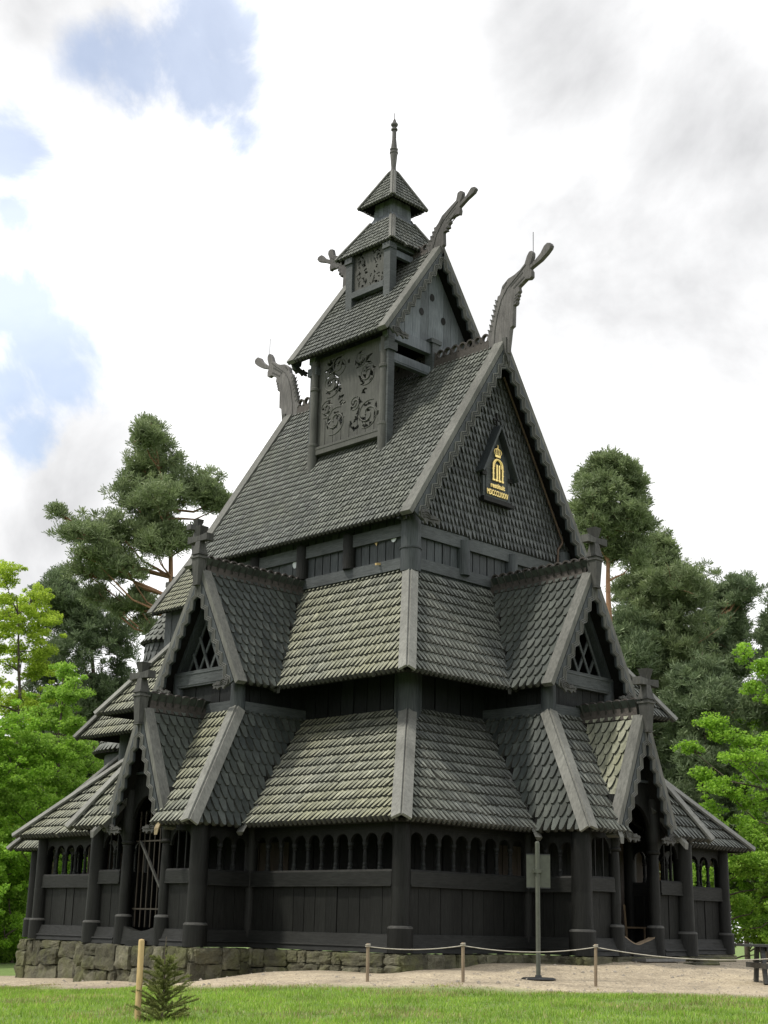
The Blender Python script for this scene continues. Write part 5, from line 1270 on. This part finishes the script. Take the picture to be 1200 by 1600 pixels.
GREYS = [((0.8059, 0.484, 0.3409), 0.3), ((0.7566, 0.4257, 0.4964), 0.16), ((0.6463, 0.5132, 0.5647), 0.14), ((0.3928, 0.7355, 0.552), 0.16), ((0.4804, 0.8428, 0.2427), 0.2)]
CLOUD, SUNE, EXPO = 1.2, 2.7, 0.5
def copy_tree(src, loc, rz, s):
    r = src.copy(); C.objects.link(r); r.location = loc; r.rotation_euler = (0, 0, rz); r.scale = (s, s, s)
    for ch in src.children:
        c = ch.copy(); C.objects.link(c); c.parent = r
    return r
PR = []
rows = []
random.seed(31)
def at_view(lat, dep):
    p = V((-25.35, -25.59, 0)) + VF * dep + VR * lat; return p.x, p.y
SPOTS = {0: [(-21, 92), (-12, 88), (14, 90), (20, 86), (24, 96), (18, 100), (30, 90), (-30, 96), (-38, 88), (-46, 92), (38, 86), (46, 94)], 1: [(-17, 84), (11, 95), (16, 80), (22, 80), (-26, 86), (-34, 80), (-42, 78), (34, 78), (42, 84), (50, 88), (27, 84), (19.5, 74), (13.6, 60), (11.6, 66), (15.4, 69), (16.5, 57)],
         2: [(-13.5, 60), (-17, 66), (-22, 62), (17, 60), (20, 55), (-11, 70), (-19, 75), (18, 66), (23, 62), (-15, 80), (-27, 68), (-33, 66), (29, 64), (36, 70)], 3: [(-12.4, 55), (-13.6, 59), (-16, 57), (17.5, 50), (-19, 55), (-14, 50), (21, 52), (-11, 62)]}
LBL = ['tall dark pine in the wood behind, seen between nearer trees', 'dark bushy pine low in the wood behind the church', 'fresh green leafy tree low in the wood behind the church', 'small bright leafy tree at the foot of the wood behind']
for k, (kind, crown, lob, hh) in enumerate(protos()):
    x, y = at_view(*SPOTS[k][0])
    T = tree('pine_tree' if kind == 'pine' else 'leafy_tree', LBL[k], 'tree', (x, y), [(0, hh * .5), (.1, hh * .97)], lob, crown, kind, 400 + k, .2 if kind == 'pine' else .12, 'bark', 1.0, 'trees of the wood behind the church', depth=1.4)
    for (la, de) in SPOTS[k][1:]:
        x, y = at_view(la, de); f = math.hypot(x, y)
        copy_tree(T, V((x, y, ground(x, y) - (min(1.5, (f - 25) * .03) if f > 25 else 0) - .1)), ru(0, 6.28), ru(.8, 1.15))

# ------------------------------------------------------------------ sky, sun, camera
SUN = V((-.55, .36, 1.0)).normalized()
el, rot = math.asin(SUN.z), math.atan2(SUN.x, SUN.y)
w = bpy.data.worlds.new('World'); sc.world = w; w.use_nodes = True; nt = w.node_tree
for nd in list(nt.nodes): nt.nodes.remove(nd)
L = nt.links.new
out = nt.nodes.new('ShaderNodeOutputWorld'); mix = nt.nodes.new('ShaderNodeMixShader'); b1 = nt.nodes.new('ShaderNodeBackground'); b2 = nt.nodes.new('ShaderNodeBackground')
sky = nt.nodes.new('ShaderNodeTexSky'); sky.sky_type = 'NISHITA'; sky.sun_disc = False; sky.sun_elevation = el; sky.sun_rotation = rot; sky.air_density = 1.0; sky.dust_density = 1.5
L(sky.outputs[0], b1.inputs['Color']); b1.inputs['Strength'].default_value = .15
tc = nt.nodes.new('ShaderNodeTexCoord'); dirv = tc.outputs['Generated']
def wn(scale, det, rough, dist=0.0):
    n = nt.nodes.new('ShaderNodeTexNoise'); n.inputs['Scale'].default_value = scale; n.inputs['Detail'].default_value = det; n.inputs['Roughness'].default_value = rough; n.inputs['Distortion'].default_value = dist
    L(dirv, n.inputs['Vector']); return n.outputs['Fac']
def mth(op, a, b_=None, c=None):
    n = nt.nodes.new('ShaderNodeMath'); n.operation = op
    for i, v in enumerate((a, b_, c)):
        if v is None: continue
        if isinstance(v, (int, float)): n.inputs[i].default_value = v
        else: L(v, n.inputs[i])
    return n.outputs[0]
tot = None     # openings of blue between the clouds
for (d, r) in GAPS:
    dn = nt.nodes.new('ShaderNodeVectorMath'); dn.operation = 'DISTANCE'; L(dirv, dn.inputs[0]); dn.inputs[1].default_value = d
    g_ = mth('SUBTRACT', 1.0, mth('DIVIDE', dn.outputs['Value'], r))
    tot = g_ if tot is None else mth('MAXIMUM', tot, g_)
edge = mth('ADD', mth('MAXIMUM', mth('MULTIPLY', tot, 1.3), -1.2), mth('MULTIPLY_ADD', wn(9.0, 10, .62, .5), 4.2, -2.3))
mr = nt.nodes.new('ShaderNodeMapRange'); mr.interpolation_type = 'SMOOTHSTEP'; mr.inputs['From Min'].default_value = -.25; mr.inputs['From Max'].default_value = .75; mr.inputs['To Min'].default_value = 1; mr.inputs['To Max'].default_value = .38; L(edge, mr.inputs['Value'])
cr = nt.nodes.new('ShaderNodeValToRGB'); e = cr.color_ramp.elements
e[0].position = .12; e[0].color = (.40, .402, .41, 1); e[1].position = .60; e[1].color = (1, 1, 1, 1)
grey = None
for (d, r) in GREYS:
    dn = nt.nodes.new('ShaderNodeVectorMath'); dn.operation = 'DISTANCE'; L(dirv, dn.inputs[0]); dn.inputs[1].default_value = d
    g_ = mth('MAXIMUM', mth('SUBTRACT', 1.0, mth('DIVIDE', dn.outputs['Value'], r)), 0.0)
    grey = g_ if grey is None else mth('MAXIMUM', grey, g_)
L(mth('SUBTRACT', mth('MULTIPLY_ADD', wn(4.0, 9, .56, .25), 1.2, -.10), mth('MULTIPLY', grey, .33)), cr.inputs['Fac'])
L(cr.outputs[0], b2.inputs['Color']); b2.inputs['Strength'].default_value = CLOUD
L(mr.outputs[0], mix.inputs[0]); L(b1.outputs[0], mix.inputs[1]); L(b2.outputs[0], mix.inputs[2]); L(mix.outputs[0], out.inputs['Surface'])
sun = bpy.data.lights.new('sun', 'SUN'); sun.energy = SUNE; sun.angle = math.radians(5.0); sun.color = (1, .94, .82)
so = bpy.data.objects.new('sun', sun); C.objects.link(so); so.rotation_euler = SUN.to_track_quat('Z', 'Y').to_euler()
cam = bpy.data.cameras.new('camera'); co = bpy.data.objects.new('camera', cam); C.objects.link(co)
Fv = V((0.67533873, 0.68323011, 0.27769449)); Rv = V((0.70679546, -0.70711034, 0.02086006)); Uv = V((-0.21061286, -0.1821856, 0.96044293))
mtx = Matrix((Rv, Uv, -Fv)).transposed().to_4x4(); mtx.translation = V((-25.34669, -25.588855, .493721)); co.matrix_world = mtx
cam.sensor_fit = 'VERTICAL'; cam.sensor_height = 36; cam.lens = 36 * 2233.216 / 1600; cam.clip_end = 2000; cam.clip_start = .1
sc.camera = co
sc.view_settings.view_transform = 'Standard'; sc.view_settings.look = 'None'; sc.view_settings.gamma = 1; sc.view_settings.exposure = EXPO
sc.cycles.use_denoising = True
sc.render.resolution_x, sc.render.resolution_y = 768, 1024
